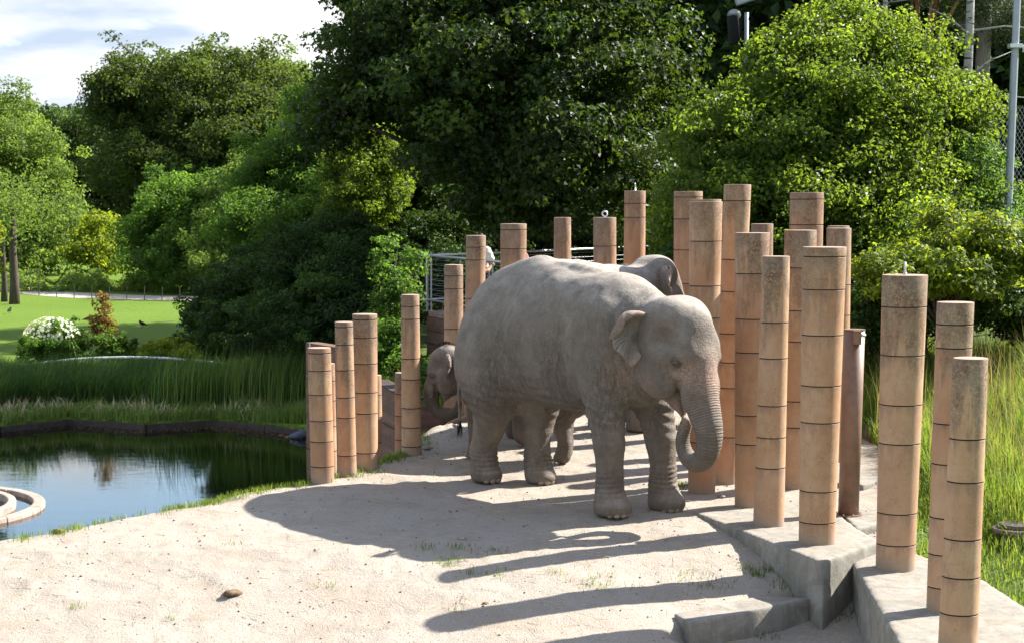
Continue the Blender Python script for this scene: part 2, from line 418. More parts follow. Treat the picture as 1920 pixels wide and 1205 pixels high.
def mat_skin(name, base, dust_plus_sun, pink, dark):
    t = NT(name); o = t.obj(); tt = t.attr('trunk_t')
    sep = t.t.nodes.new('ShaderNodeSeparateXYZ'); t.l(t.geo().outputs['Normal'], sep.inputs[0])
    big = t.noise(o, 1.7, 5, 0.6, 0.4); mid = t.noise(o, 7, 6, 0.7, 0.5); fine = t.noise(o, 110, 3, 0.7)
    c = t.mix(t.ramp(big, [(0.32, 0.0), (0.68, 1.0)]), base, tuple(x * 1.22 for x in base))
    c = t.mix(t.math('MULTIPLY', t.ramp(mid, [(0.40, 0.0), (0.7, 1.0)]), 0.6), c, dark)
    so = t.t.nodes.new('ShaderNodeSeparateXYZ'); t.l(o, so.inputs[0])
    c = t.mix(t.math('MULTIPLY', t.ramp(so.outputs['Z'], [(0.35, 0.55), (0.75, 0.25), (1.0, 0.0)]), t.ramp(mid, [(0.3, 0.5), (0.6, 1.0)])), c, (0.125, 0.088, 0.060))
    # dust thrown on the back, lightened to paint in sunlight on what faces up
    up = t.ramp(sep.outputs['Z'], [(0.15, 0.0), (0.9, 1.0)])
    up = t.math('MULTIPLY', up, t.ramp(t.noise(o, 5, 7, 0.75, 0.6), [(0.38, 0.15), (0.62, 1.0)]))
    c = t.mix(t.math('MULTIPLY', up, 0.72), c, dust_plus_sun)
    c = t.mix(t.math('MULTIPLY', t.ramp(t.noise(t.scalev(o, (3.5, 3.5, 1.1)), 1.0, 6, 0.75), [(0.5, 0.0), (0.66, 1.0)]), 0.22), c, dust_plus_sun)
    # crackled skin: two sizes of warped cells, longer across the folds
    nz = t.t.nodes.new('ShaderNodeTexNoise'); nz.inputs['Scale'].default_value = 5; nz.inputs['Detail'].default_value = 3
    t.l(o, nz.inputs['Vector'])
    ms = t.t.nodes.new('ShaderNodeVectorMath'); ms.operation = 'SCALE'; ms.inputs['Scale'].default_value = 0.10
    ad = t.t.nodes.new('ShaderNodeVectorMath'); ad.operation = 'ADD'
    t.l(nz.outputs['Color'], ms.inputs[0]); t.l(o, ad.inputs[0]); t.l(ms.outputs[0], ad.inputs[1]); w = ad.outputs[0]
    a1 = t.voro(t.scalev(w, (17, 17, 30)), 1.0, 'DISTANCE_TO_EDGE')
    a2 = t.voro(t.scalev(w, (52, 52, 75)), 1.0, 'DISTANCE_TO_EDGE')
    a3 = t.voro(t.scalev(w, (9, 9, 3.2)), 1.0, 'DISTANCE_TO_EDGE')
    k1 = t.ramp(a1, [(0.0, 0.0), (0.11, 1.0)]); k2 = t.ramp(a2, [(0.0, 0.0), (0.22, 1.0)]); k3 = t.ramp(a3, [(0.0, 0.0), (0.06, 1.0)])
    bodym = t.ramp(sep.outputs['Z'], [(0.3, 1.0), (0.8, 0.35)])
    nottr = t.math('SUBTRACT', 1.0, t.math('MULTIPLY', tt, 6, clamp=True))
    h = t.math('ADD', t.math('MULTIPLY', k1, 0.22), t.math('MULTIPLY', k2, 0.20))
    h = t.math('ADD', h, t.math('MULTIPLY', t.math('MULTIPLY', k3, nottr), 0.12))
    h = t.math('ADD', t.math('MULTIPLY', h, bodym), t.math('MULTIPLY', fine, 0.18))
    h = t.math('ADD', h, t.math('MULTIPLY', t.noise(t.scalev(w, (2.2, 2.2, 9)), 1.0, 5, 0.6), 1.3))
    # long dark creases where the skin slackens
    fo = t.attr('fold')
    mp = t.t.nodes.new('ShaderNodeMapping'); mp.inputs['Rotation'].default_value = (0, R(24), 0); mp.inputs['Scale'].default_value = (13, 9, 3.0)
    t.l(w, mp.inputs['Vector'])
    mp2 = t.t.nodes.new('ShaderNodeMapping'); mp2.inputs['Rotation'].default_value = (0, R(-38), 0); mp2.inputs['Scale'].default_value = (16, 12, 4.0)
    t.l(w, mp2.inputs['Vector'])
    def lines(vec, width, det=2.0):
        q = t.math('ABSOLUTE', t.math('SUBTRACT', t.noise(vec, 1.0, det, 0.55), 0.5))
        return t.ramp(q, [(0.0, 1.0), (width, 0.0)])
    f1 = t.math('MAXIMUM', lines(mp.outputs[0], 0.020), lines(t.scalev(mp.outputs[0], (1.7, 1.7, 1.7), (3, 5, 1)), 0.028))
    f2 = t.math('MAXIMUM', lines(mp2.outputs[0], 0.022), lines(t.scalev(mp2.outputs[0], (1.6, 1.6, 1.6), (8, 2, 4)), 0.03))
    fl_ = t.math('MULTIPLY', t.math('MAXIMUM', f1, t.math('MULTIPLY', f2, 0.8)), fo)
    c = t.mix(t.math('MULTIPLY', fl_, 0.5), c, tuple(x * .6 for x in dark))
    h = t.math('SUBTRACT', h, t.math('MULTIPLY', fl_, 0.65))
    # rings across the trunk
    rg = t.math('SINE', t.math('ADD', t.math('MULTIPLY', tt, 400), t.math('MULTIPLY', mid, 5.0)))
    rg = t.math('POWER', t.math('ADD', 0.5, t.math('MULTIPLY', rg, 0.5)), 0.45)
    rm = t.math('MULTIPLY', t.math('SUBTRACT', tt, 0.12), 9, clamp=True)
    h = t.math('ADD', h, t.math('MULTIPLY', t.math('MULTIPLY', rg, rm), 0.8))
    cav = t.math('MULTIPLY', t.math('SUBTRACT', 1.0, t.math('MULTIPLY', k1, k2)), 0.32)
    c = t.mix(t.math('MULTIPLY', cav, bodym), c, dark)
    c = t.mix(t.math('MULTIPLY', t.math('MULTIPLY', t.math('SUBTRACT', 1.0, rg), rm), 0.5), c, dark)
    # freckled pink depigmentation on the face
    pk = t.math('MULTIPLY', t.attr('pink'), t.ramp(t.noise(o, 48, 4, 0.7), [(0.42, 0.15), (0.55, 1.0)]))
    c = t.mix(t.math('MULTIPLY', pk, 0.8), c, pink)
    c = t.mix(t.attr('eye_dark_mouth_shade'), c, (0.02, 0.016, 0.014))  # dark skin round the eyes, painted shade in the mouth
    return t.done(t.bsdf(c, 0.78, 0.28, t.bump(h, 0.85, 0.011)))
def mat_leaf(name, c0, c1, c2, trans=0.4, rough=0.42, tcol=(0.30, 0.42, 0.04), spec=0.5):
    t = NT(name); tint = t.attr('tint')
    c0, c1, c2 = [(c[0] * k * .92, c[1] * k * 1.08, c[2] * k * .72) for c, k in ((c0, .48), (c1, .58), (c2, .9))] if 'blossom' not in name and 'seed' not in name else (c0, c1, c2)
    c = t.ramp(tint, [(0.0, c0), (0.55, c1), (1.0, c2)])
    b = t.bsdf(c, rough + .1, spec * .45)
    tr = t.t.nodes.new('ShaderNodeBsdfTranslucent')
    t.l(t.mix(0.55, t.mix(1.0, c, (4.2, 3.6, 1.4), 'MULTIPLY'), tcol), tr.inputs['Color'])
    mx = t.t.nodes.new('ShaderNodeMixShader'); mx.inputs[0].default_value = trans
    t.l(b, mx.inputs[1]); t.l(tr.outputs[0], mx.inputs[2])
    return t.done(mx.outputs[0])
def mat_bark(name, a, b, sc=(30, 30, 5), bands=False):
    t = NT(name); o = t.obj(); n = t.noise(t.scalev(o, sc), 1.0, 5, 0.7)
    c = t.mix(t.ramp(n, [(0.35, 0.0), (0.65, 1.0)]), a, b)
    if bands:
        k = t.ramp(t.noise(t.scalev(o, (3, 3, 14)), 1.0, 4, 0.7), [(0.55, 0.0), (0.6, 1.0)])
        c = t.mix(k, c, (0.03, 0.028, 0.025))
    return t.done(t.bsdf(c, 0.9, 0.2, t.bump(n, 0.8, 0.02)))
def mat_ground(name, a, b, c2, sc=1.0):
    t = NT(name); p = t.pos()
    n = t.noise(p, 0.25 * sc, 5, 0.6); m = t.noise(p, 4 * sc, 5, 0.7); f = t.noise(p, 45 * sc, 3, 0.7)
    c = t.mix(t.ramp(n, [(0.35, 0.0), (0.65, 1.0)]), a, b)
    c = t.mix(t.math('MULTIPLY', t.ramp(m, [(0.45, 0.0), (0.7, 1.0)]), 0.5), c, c2)
    c = t.mix(0.3, c, t.mix(t.ramp(f, [(0.3, 0.0), (0.7, 1.0)]), tuple(x * 0.6 for x in a), tuple(x * 1.5 for x in b)))
    return t.done(t.bsdf(c, 0.95, 0.1, t.bump(t.math('ADD', m, f), 0.7, 0.04)))
def mat_water():
    t = NT('pond_water'); p = t.pos()
    n1 = t.noise(t.scalev(p, (1.0, 2.3, 1)), 1.1, 4, 0.55, 0.8)
    n2 = t.noise(t.scalev(p, (1.2, 3.2, 1)), 4.5, 3, 0.5, 0.4)
    calm = t.ramp(t.noise(p, 0.16, 2, 0.5), [(0.35, 0.25), (0.65, 1.0)])
    h = t.math('MULTIPLY', t.math('ADD', t.math('MULTIPLY', n1, 0.7), t.math('MULTIPLY', n2, 0.22)), calm)
    nrm = t.bump(h, 0.08, 0.04)
    gl = t.t.nodes.new('ShaderNodeBsdfGlossy'); gl.inputs['Roughness'].default_value = 0.015
    gl.inputs['Color'].default_value = (1, 1, 1, 1)
    t.l(nrm, gl.inputs['Normal'])
    tr = t.t.nodes.new('ShaderNodeBsdfTransparent'); tr.inputs['Color'].default_value = (0.5, 0.6, 0.58, 1)
    fr = t.t.nodes.new('ShaderNodeFresnel'); fr.inputs['IOR'].default_value = 1.38
    t.l(nrm, fr.inputs['Normal'])
    mx = t.t.nodes.new('ShaderNodeMixShader'); t.l(fr.outputs[0], mx.inputs[0])
    t.l(tr.outputs[0], mx.inputs[1]); t.l(gl.outputs[0], mx.inputs[2])
    return t.done(mx.outputs[0])

M_SAND = mat_sand()
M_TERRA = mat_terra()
M_CONC = mat_concrete()
M_BOARD = mat_board_concrete()
M_REDWALL = mat_concrete('red_concrete', (0.44, 0.22, 0.145), (0.33, 0.16, 0.11))
M_JOINT = mat_plain('dark_joint', (0.035, 0.025, 0.02), 0.9, 0.1)
M_STEEL = mat_plain('galvanised_steel', (0.55, 0.57, 0.60), 0.38, 0.5, 0.75, 0.08, 20, 0.05)
M_BROWNSTEEL = mat_plain('brown_painted_steel', (0.19, 0.105, 0.072), 0.5, 0.5, 0.0, 0.16, 6, 0.08)
M_GREYPOLE = mat_plain('grey_painted_steel', (0.30, 0.33, 0.38), 0.45, 0.5, 0.2, 0.06, 8, 0.04)
M_BLACK = mat_plain('black_plastic', (0.008, 0.008, 0.009), 0.8, 0.2, 0, 0.1, 8, 0.05)
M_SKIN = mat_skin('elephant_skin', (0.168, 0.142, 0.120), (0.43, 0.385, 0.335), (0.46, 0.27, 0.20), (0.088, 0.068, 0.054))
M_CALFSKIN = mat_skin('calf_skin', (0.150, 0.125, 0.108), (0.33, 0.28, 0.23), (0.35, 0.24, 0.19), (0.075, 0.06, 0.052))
M_NAIL = mat_plain('toenail_horn', (0.27, 0.21, 0.16), 0.55, 0.4, 0, 0.2, 22, 0.3)
M_EYE = mat_plain('dark_eyeball', (0.02, 0.012, 0.008), 0.08, 0.8, 0, 0.1, 10, 0.0)
M_GRASS = mat_leaf('grass_blade', (0.055, 0.10, 0.018), (0.10, 0.17, 0.028), (0.34, 0.30, 0.12), 0.45, 0.5, (0.30, 0.40, 0.05))
M_REED = mat_leaf('reed_blade', (0.03, 0.075, 0.022), (0.055, 0.12, 0.035), (0.16, 0.20, 0.07), 0.3, 0.5, (0.14, 0.26, 0.05))
M_STRAW = mat_plain('dry_straw', (0.55, 0.45, 0.27), 0.8, 0.2, 0, 0.2, 30, 0.1)
M_WATER = mat_water()
M_TIMBER = mat_plain('wet_timber', (0.05, 0.036, 0.03), 0.7, 0.3, 0, 0.25, 10, 0.4)

# ------------------------------------------------------------------ ground, sand yard, pond
WATER_Z = -1.2
def vnoise(x, y, f, seed=0):
    "cheap smooth noise from a few rotated sines"
    r = np.random.default_rng(seed); o = np.zeros_like(x)
    for k in range(6):
        a = r.uniform(0, math.tau); ff = f * r.uniform(0.6, 1.9); ph = r.uniform(0, math.tau)
        o = o + np.sin((x * math.cos(a) + y * math.sin(a)) * ff * math.tau + ph + 1.3 * np.sin((x * math.sin(a) - y * math.cos(a)) * ff * 4.1 + ph))
    return o / 6
def side_dist(X, Y, pts):
    "signed distance to a polyline, positive on its left"
    best = np.full(X.shape, 1e9); sg = np.ones(X.shape)
    for (ax, ay), (bx, by) in zip(pts[:-1], pts[1:]):
        dx, dy = bx - ax, by - ay; l2 = dx * dx + dy * dy
        t = np.clip(((X - ax) * dx + (Y - ay) * dy) / l2, 0, 1)
        d = np.hypot(X - ax - t * dx, Y - ay - t * dy)
        c = dx * (Y - ay) - dy * (X - ax)
        m = d < best - 1e-6
        best = np.where(m, d, best); sg = np.where(m, np.sign(c), sg)
    return best * sg
def grid(xs, ys, zf):
    X, Y = np.meshgrid(xs, ys, indexing='ij')
    Z = zf(X, Y); V = np.stack([X, Y, Z], -1).reshape(-1, 3)
    n, m = len(xs), len(ys)
    I = np.arange(n * m).reshape(n, m)
    F = np.stack([I[:-1, :-1], I[1:, :-1], I[1:, 1:], I[:-1, 1:]], -1).reshape(-1, 4)
    return V, F

SHORE_PX = [(0, 1014), (110, 997), (200, 977), (300, 958), (400, 940), (480, 921), (575, 904), (640, 890), (700, 872), (760, 850), (800, 826), (850, 798), (905, 770), (960, 752)]
shore = [on_g(*p) for p in SHORE_PX]
SHORE = [(-22.0, 6.5), (-9.5, 13.6)] + [(p.x, p.y) for p in shore] + [(0.6, 27.5), (3.0, 40.0)]
def sand_z(X, Y):
    sdist = side_dist(X, Y, SHORE) + 0.07 * vnoise(X, Y, 0.9, 3)
    z = g(X, Y) + 0.012 * vnoise(X, Y, 0.5, 1) + 0.006 * vnoise(X, Y, 2.2, 2)
    z = z - np.where(sdist > 0, 0.35 * sdist + 1.9 * np.clip(sdist - 0.10, 0, None) ** 1.2 * 1.3, 0)
    # crumbling spoil heap along the walls
    hp = np.exp(-(((X + 0.75) / 0.55) ** 2 + ((Y - 22.9) / 0.55) ** 2)) * 0.10
    z = z + hp * (1 + 0.6 * vnoise(X, Y, 3.0, 9))
    # footprints and clods
    tr_ = sstep(-0.25, 0.35, vnoise(X, Y, 0.35, 6))
    z = z + tr_ * (0.006 * np.clip(vnoise(X, Y, 2.6, 5) * 2, -1, 1) + 0.005 * vnoise(X, Y, 4.5, 15))
    rp = np.random.default_rng(77)                      # shallow round prints of elephant feet
    for _ in range(150):
        cx, cy = rp.uniform(-5, 2.2), rp.uniform(12.2, 22)
        q = np.hypot(X - cx, (Y - cy)) / 0.20
        z = z - 0.009 * np.exp(-q ** 4) + 0.004 * np.exp(-((q - 1.25) / .25) ** 2)
    return np.maximum(z, -2.7)
V, F = grid(np.concatenate([np.arange(-20, -7, .25), np.arange(-7, 5.0, 0.05)]), np.concatenate([np.arange(7.5, 11.5, .2), np.arange(11.5, 25, 0.05), np.arange(25, 30.5, .2)]), sand_z)
tag(link('sand_ground', mesh_np('sand_ground', V, F, True), M_SAND), kind='structure')

# grassy bank on the right and planting ground behind the yard
GB = [(3.05, 5.0), (3.0, 13.0), (3.75, 15.0), (3.55, 17.2), (3.85, 19.3), (4.35, 21.6), (4.1, 24.3), (3.2, 25.6), (0.6, 26.2), (-0.9, 26.2), (-2.3, 27.4), (-2.3, 36.5), (-30, 37.2)]
GBr = [(x, y) for x, y in GB]
def bank_h(X, Y):
    return g(X, Y) + 0.10 * np.clip(X - 4.2, 0, 30) + 0.03 * np.clip(Y - 24, 0, 60) * sstep(0, 3, X) - 0.75 * sstep(2.2, 0.4, X) * sstep(24.6, 26.2, Y)
def bank_z(X, Y):
    s = -side_dist(X, Y, GBr) + 0.10 * vnoise(X, Y, 1.0, 12)
    z = bank_h(X, Y) + 0.02 + 0.02 * vnoise(X, Y, 0.8, 13)
    return z - 0.35 * sstep(0.06, -0.20, s) - 3.2 * sstep(-0.15, -0.9, s)
M_BANK = mat_ground('grass_turf', (0.075, 0.115, 0.03), (0.12, 0.17, 0.04), (0.16, 0.13, 0.07), 1.0)
V, F = grid(np.concatenate([np.arange(-4, 9, 0.12), np.arange(9, 60, 1.5)]), np.concatenate([np.arange(6, 30, 0.12), np.arange(30, 64, 1.5)]), bank_z)
tag(link('grass_bank', mesh_np('grass_bank', V, F, True), M_BANK), kind='structure')

# far lawn and everything beyond to the horizon, sinking to the pond basin
EDGE_PX = [(-420, 806), (-160, 806), (0, 803), (130, 789), (275, 799), (400, 791), (500, 800), (590, 812)]
edge = [on_z(u, v, WATER_Z + 0.07) for u, v in EDGE_PX]
FAR = [(-60.0, edge[0].y)] + [(p.x, p.y) for p in edge] + [(-3.3, 33.0), (-2.9, 29.4), (-2.2, 24.0), (-2.0, 18.0), (-2.0, -40.0)]
def base_z(X, Y):
    s = side_dist(X, Y, FAR)                      # positive = outside the pond
    z = -1.05 + 0.30 * sstep(0.5, 9.0, s) + 0.02 * vnoise(X, Y, 0.05, 4)
    z = np.where(Y < 33.5, -0.9, z)
    return np.where(s > 0, z, -2.5 + 0 * X) - np.where(Y < 30, 0.8, 0.0)
xs = np.concatenate([[-400, -250, -150, -100], np.arange(-70, -16, 2.0), np.arange(-16, 2, 0.15), np.arange(2, 40, 3.0), [60, 100, 200, 400]])
ys = np.concatenate([[-200, -60, 0], np.arange(10, 32, 1.0), np.arange(32, 38, 0.12), np.arange(38, 90, 1.5), [110, 150, 220, 400, 700, 1100]])
V, F = grid(xs, ys, base_z)
M_LAWN = mat_ground('mown_lawn', (0.085, 0.145, 0.018), (0.11, 0.175, 0.022), (0.07, 0.12, 0.016), 0.7)
tag(link('lawn', mesh_np('lawn', V, F, True), M_LAWN), kind='structure')
M_PATH = mat_ground('gravel_path', (0.42, 0.36, 0.30), (0.50, 0.44, 0.37), (0.35, 0.3, 0.25), 1.0)
mb = MB()
pth = [(0, 533, 545), (60, 541, 553), (130, 548, 558), (220, 552, 561), (300, 555, 563), (420, 556, 564)]
pv = []; 
for u, v0, v1 in [(-160, 528, 541)] + pth + [(700, 558, 566)]:
    pv.append((on_z(u, v0, -0.735), on_z(u, v1, -0.735)))
for a, b in zip(pv[:-1], pv[1:]):
    mb.add([a[1], b[1], b[0], a[0]], [(0, 1, 2, 3)])
pa = on_z(35, 512, -0.735); pb = on_z(75, 512, -0.735)
mb.add([pv[1][0], pv[2][0], pb, pa], [(0, 1, 2, 3)])
tag(mb.build('path', M_PATH), kind='structure')

wm = MB(); wm.add([(-70, 4, WATER_Z), (-1.6, 4, WATER_Z), (-1.6, 38, WATER_Z), (-70, 38, WATER_Z)], [(0, 1, 2, 3)])
tag(wm.build('pond_water', M_WATER), kind='structure')
# pale silted shelf under shallow water beside the stone rings
def shelf_z(X, Y):
    s = side_dist(X, Y, SHORE)
    near = np.clip(1 - s / 6.5, 0, 1)
    w = sstep(-1.5, -5.5, X + 0.2 * vnoise(X, Y, 0.3, 21))
    return -2.45 + (1.20) * sstep(0.0, 0.75, near * w) + 0.015 * vnoise(X, Y, 0.7, 22)
V, F = grid(np.arange(-24, -2.0, 0.25), np.arange(10, 30, 0.25), shelf_z)
M_SILT = mat_ground('pond_silt', (0.30, 0.29, 0.24), (0.40, 0.385, 0.33), (0.2, 0.19, 0.15), 1.0)
tag(link('pond_floor', mesh_np('pond_floor', V, F, True), M_SILT), kind='structure')
M_MUD = mat_ground('dark_mud', (0.03, 0.03, 0.02), (0.04, 0.038, 0.025), (0.025, 0.025, 0.02), 1.0)
mm = MB(); mm.add([(-70, 4, -2.40), (-1.9, 4, -2.40), (-1.9, 36.6, -2.40), (-70, 36.6, -2.40)], [(0, 1, 2, 3)])
tag(mm.build('pond_bed', M_MUD), kind='structure')

# timber edging along the far bank
te = empty('timber_edging', edge[3], 'dark timber edging boards along the far bank of the pond', 'edging')
for a, b in zip(edge[:-1], edge[1:]):
    a = Vector((a.x, a.y, 0)); b = Vector((b.x, b.y, 0)); n = max(1, int((b - a).length / 1.25)); d = (b - a) / n
    for k in range(n):
        m = a + d * (k + 0.5) - Vector(te.location)
        m.z = -1.195 - te.location.z + random.uniform(-0.006, 0.006)
        MB().box(m, (d.length - 0.02, 0.10, 0.22), math.atan2(d.y, d.x)).build('board', M_TIMBER, te, bevel=0.008)

# concentric stone rings standing in the shallows
M_STONE = mat_concrete('ring_stone', (0.48, 0.37, 0.31), (0.36, 0.275, 0.235))
def ring_thing(name, label, cx, cy, r0, r1, zt, n, a0=0.0):
    t = empty(name, (cx, cy, -1.3), label, 'stone ring', 'concentric stone rings in the shallow pond')
    for k in range(n):
        A = a0 + math.tau * k / n; B = a0 + math.tau * (k + 1) / n - 0.006
        m = 6; poly = []
        ri = r0; ro = r1
        out = [(ro * math.cos(A + (B - A) * i / m), ro * math.sin(A + (B - A) * i / m)) for i in range(m + 1)]
        inn = [(ri * math.cos(A + (B - A) * i / m), ri * math.sin(A + (B - A) * i / m)) for i in range(m + 1)]
        MB().prism(out + inn[::-1], -0.6, zt + 1.3 + random.uniform(-.004, .004)).build('kerb_stone', M_STONE, t, bevel=0.02)
    return t
rc = on_z(-210, 957, WATER_Z)
ring_thing('stone_ring', 'outer and wider of the stone rings standing in the shallow pond', rc.x, rc.y, 1.97, 2.14, -1.13, 14)
ring_thing('stone_ring', 'inner and narrower of the stone rings standing in the shallow pond', rc.x - 0.05, rc.y - 0.05, 1.68, 1.80, -1.10, 11, 0.2)

# ------------------------------------------------------------------ concrete slabs
_tx = bpy.data.textures.new('cast_roughness', 'CLOUDS'); _tx.noise_scale = 0.11; _tx.noise_depth = 3
def rough(o, vox, amp):
    m = o.modifiers.new('remesh', 'REMESH'); m.mode = 'VOXEL'; m.voxel_size = vox; m.use_smooth_shade = True
    d_ = o.modifiers.new('chips', 'DISPLACE'); d_.texture = _tx; d_.strength = amp; d_.mid_level = .5; d_.texture_coords = 'GLOBAL'
def slab(name, label, px, zt, zb, cat='concrete slab', extra=None, bevel=0.02):
    pts = [on_z(u, v, zt) for u, v in px] if px and len(px[0]) == 2 else px
    poly = [(p[0], p[1]) for p in pts]
    ar = sum(poly[i][0] * poly[(i + 1) % len(poly)][1] - poly[(i + 1) % len(poly)][0] * poly[i][1] for i in range(len(poly)))
    if ar < 0: poly = poly[::-1]
    o = MB().prism(poly, zb, zt).build(name, M_CONC, None, bevel=bevel, seg=3)
    rough(o, .028, .016)
    return tag(o, label, cat)
slab('concrete_slab', 'big raised grey concrete slab under the two pillars beside the elephant trunk', [(1297, 957), (1541, 1053), (1651, 1014), (1606, 988), (1566, 955), (1480, 930), (1385, 935)], 0.012, -1.0)
slab('concrete_slab', 'lower grey concrete slab at the bottom right corner carrying three pillars', [(1598, 1053), (1690, 1212), (1760, 1330), (1990, 1230), (1921, 1134), (1845, 1085), (1722, 1037), (1640, 1020)], -0.09, -1.0)
slab('concrete_slab', 'small concrete slab under the brown steel post', [(1566, 950), (1604, 990), (1652, 982), (1652, 950), (1612, 930), (1570, 925)], 0.005, -0.6)
slab('concrete_slab', 'far sunlit concrete slab seen between the brown post and the tall right pillar', [(1560, 903), (1620, 908), (1668, 893), (1662, 850), (1615, 843), (1560, 850)], 0.12, -0.5)
def kerb():
    A = on_z(1263, 1155, -.40); B_ = on_z(1293, 1173, -.40); C_ = on_z(1520, 1123, -.36); D_ = on_z(1431, 1115, -.37)
    z0 = float(g(1.3, 15.9)) - .02
    ps = [(A, z0), (B_, z0), (C_, float(g(2.5, 16.55)) - .02), (D_, float(g(D_.x, D_.y + .05)) - .012)]
    o = MB().prism([(p.x, p.y) for p, z in ps], -1.1, [z for p, z in ps]).build('concrete_kerb', M_CONC, None, bevel=0.015, seg=3)
    tag(o, 'low wedge of concrete kerb sunk in the sand at the front', 'kerb'); rough(o, .02, .008)
kerb()

# ------------------------------------------------------------------ pillars
SEG = 44
def drum(name, parent, z0, z1, r0, r1, cx, ztop, seed, tone, grime, last, axis, bury=.5):
    "one cast drum between z0 and z1 (local heights), recessed at both joints"
    h = 0.0045; c = 0.002
    rr = lambda z: r0 + (r1 - r0) * (z - z0) / max(1e-6, z1 - z0)
    prof = [(rr(z0) - 0.018, z0), (rr(z0) - 0.018, z0 + h), (rr(z0) - c, z0 + h), (rr(z0), z0 + h + c)]
    nmid = max(1, int((z1 - z0) / 0.25))
    for i in range(1, nmid): 
        z = z0 + (z1 - z0) * i / nmid; prof.append((rr(z) + 0.0008 * math.sin(7 * z + seed), z))
    if last: prof += [(rr(z1), z1 - 0.006), (rr(z1) - 0.002, z1 - 0.0015), (rr(z1) - 0.006, z1)]
    else: prof += [(rr(z1), z1 - h - c), (rr(z1) - c, z1 - h), (rr(z1) - 0.018, z1 - h), (rr(z1) - 0.018, z1)]
    n = len(prof); P = np.array(prof); th = np.arange(SEG) * math.tau / SEG
    X = P[:, 0][:, None] * np.cos(th); Y = P[:, 0][:, None] * np.sin(th); Z = np.repeat(P[:, 1][:, None], SEG, 1)
    X = X + axis.x * Z / max(0.1, ztop); Y = Y + axis.y * Z / max(0.1, ztop)
    V = np.stack([X, Y, Z], -1).reshape(-1, 3)
    I = np.arange(n * SEG).reshape(n, SEG); J = np.roll(I, -1, 1)
    F4 = np.stack([I[:-1], J[:-1], J[1:], I[1:]], -1).reshape(-1, 4)
    me = mesh_np('drum', V, [F4, I[-1][None, :].copy(), I[0][::-1][None, :].copy()], False)
    me.polygons.foreach_set('use_smooth', [True] * len(F4) + [False, False])
    me.set_sharp_from_angle(angle=R(28))
    me.materials.append(M_TERRA); me.materials.append(M_JOINT)
    mi = np.zeros(len(F4) + 2, np.int32); mi[:2 * SEG] = 1
    if not last: mi[len(F4) - 2 * SEG:len(F4) + 1] = 1
    me.polygons.foreach_set('material_index', mi)
    fattr(me, 'from_top', ztop - V[:, 2]); fattr(me, 'joint', z1 - V[:, 2] - h); fattr(me, 'foot', V[:, 2] - bury)
    fattr(me, 'seed', np.full(len(V), seed)); fattr(me, 'tone', np.full(len(V), tone)); fattr(me, 'grime', np.full(len(V), grime))
    return link(name, me, M_TERRA, parent)
GP = 'terracotta concrete pillars round the elephant yard'
def pillar(label, top, wt, base, wb, rings, d=None, zb=None, eye=None, grime=0.8, bury=0.5, tone=None, sink=0.0):
    """top (u,v) of the front rim, base (u,v) of the front foot, widths in photo pixels, ring heights v.
    d given: standing distance of the axis; otherwise the foot is on the sand, or on height zb."""
    if d is None:
        b = on_z(base[0], base[1], zb) if zb is not None else on_g(*base)
        r = wb / 2 * b.y / FPX; dd = b.y + r
    else:
        dd = d; r = wb / 2 * dd / FPX
    rb = wb / 2 * dd / FPX; rt = wt / 2 * dd / FPX
    B = at(base[0], base[1], dd - rb); T = at(top[0], top[1], dd - rt)
    B.y = dd; T.y = dd
    z0 = B.z - bury
    t = empty('pillar', (B.x, dd, z0), label, 'pillar', GP)
    ztop = T.z - z0
    axis = Vector(((T.x - B.x) * ztop / (T.z - B.z), 0, 0))
    Bx = B.x - (T.x - B.x) * bury / (T.z - B.z); t.location.x = Bx; axis.x = T.x - Bx
    rad = lambda z: rb + (rt - rb) * (z - bury) / max(0.1, ztop - bury)
    zs = []
    for v in rings:
        f = (v - top[1]) / (base[1] - top[1]); u = top[0] + f * (base[0] - top[0])
        zs.append(at(u, v, dd - rad(ztop * (1 - f))).z - z0)
    zs = sorted([z for z in zs if 0.05 < z < ztop - 0.02])
    ed = [0.0] + zs + [ztop]
    rs = random.Random(int(top[0] * 7 + top[1]))
    for a, b_ in zip(ed[:-1], ed[1:]):
        # a wide drum of undivided buried shaft is split where the joints would go on
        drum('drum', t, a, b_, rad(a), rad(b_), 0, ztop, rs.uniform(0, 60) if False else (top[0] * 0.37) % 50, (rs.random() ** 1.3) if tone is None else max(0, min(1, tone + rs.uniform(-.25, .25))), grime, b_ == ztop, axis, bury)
    if eye:
        lx = axis.x; e = MB()
        R_ = 0.035 if eye == 'ring' else 0.045
        n = 20; tw = R(8) if eye == 'ring' else R(80)
        full = n if eye != 'hook' else 13
        st = 0 if eye != 'hook' else R(-110)
        pts = []
        for k in range(full + 1):
            w = st + math.tau * k / n
            pts.append(Vector((lx + math.cos(w) * R_ * math.cos(tw), axis.y + math.cos(w) * R_ * math.sin(tw), ztop + R_ + 0.012 + math.sin(w) * R_)))
        e.tube(pts, 0.010, 8)
        e.tube([(lx, 0, ztop - 0.01), (lx, 0, ztop + 0.02)], [0.02, 0.014], 10)
        e.build('lifting_eye', M_STEEL, t, smooth=True)
    return t
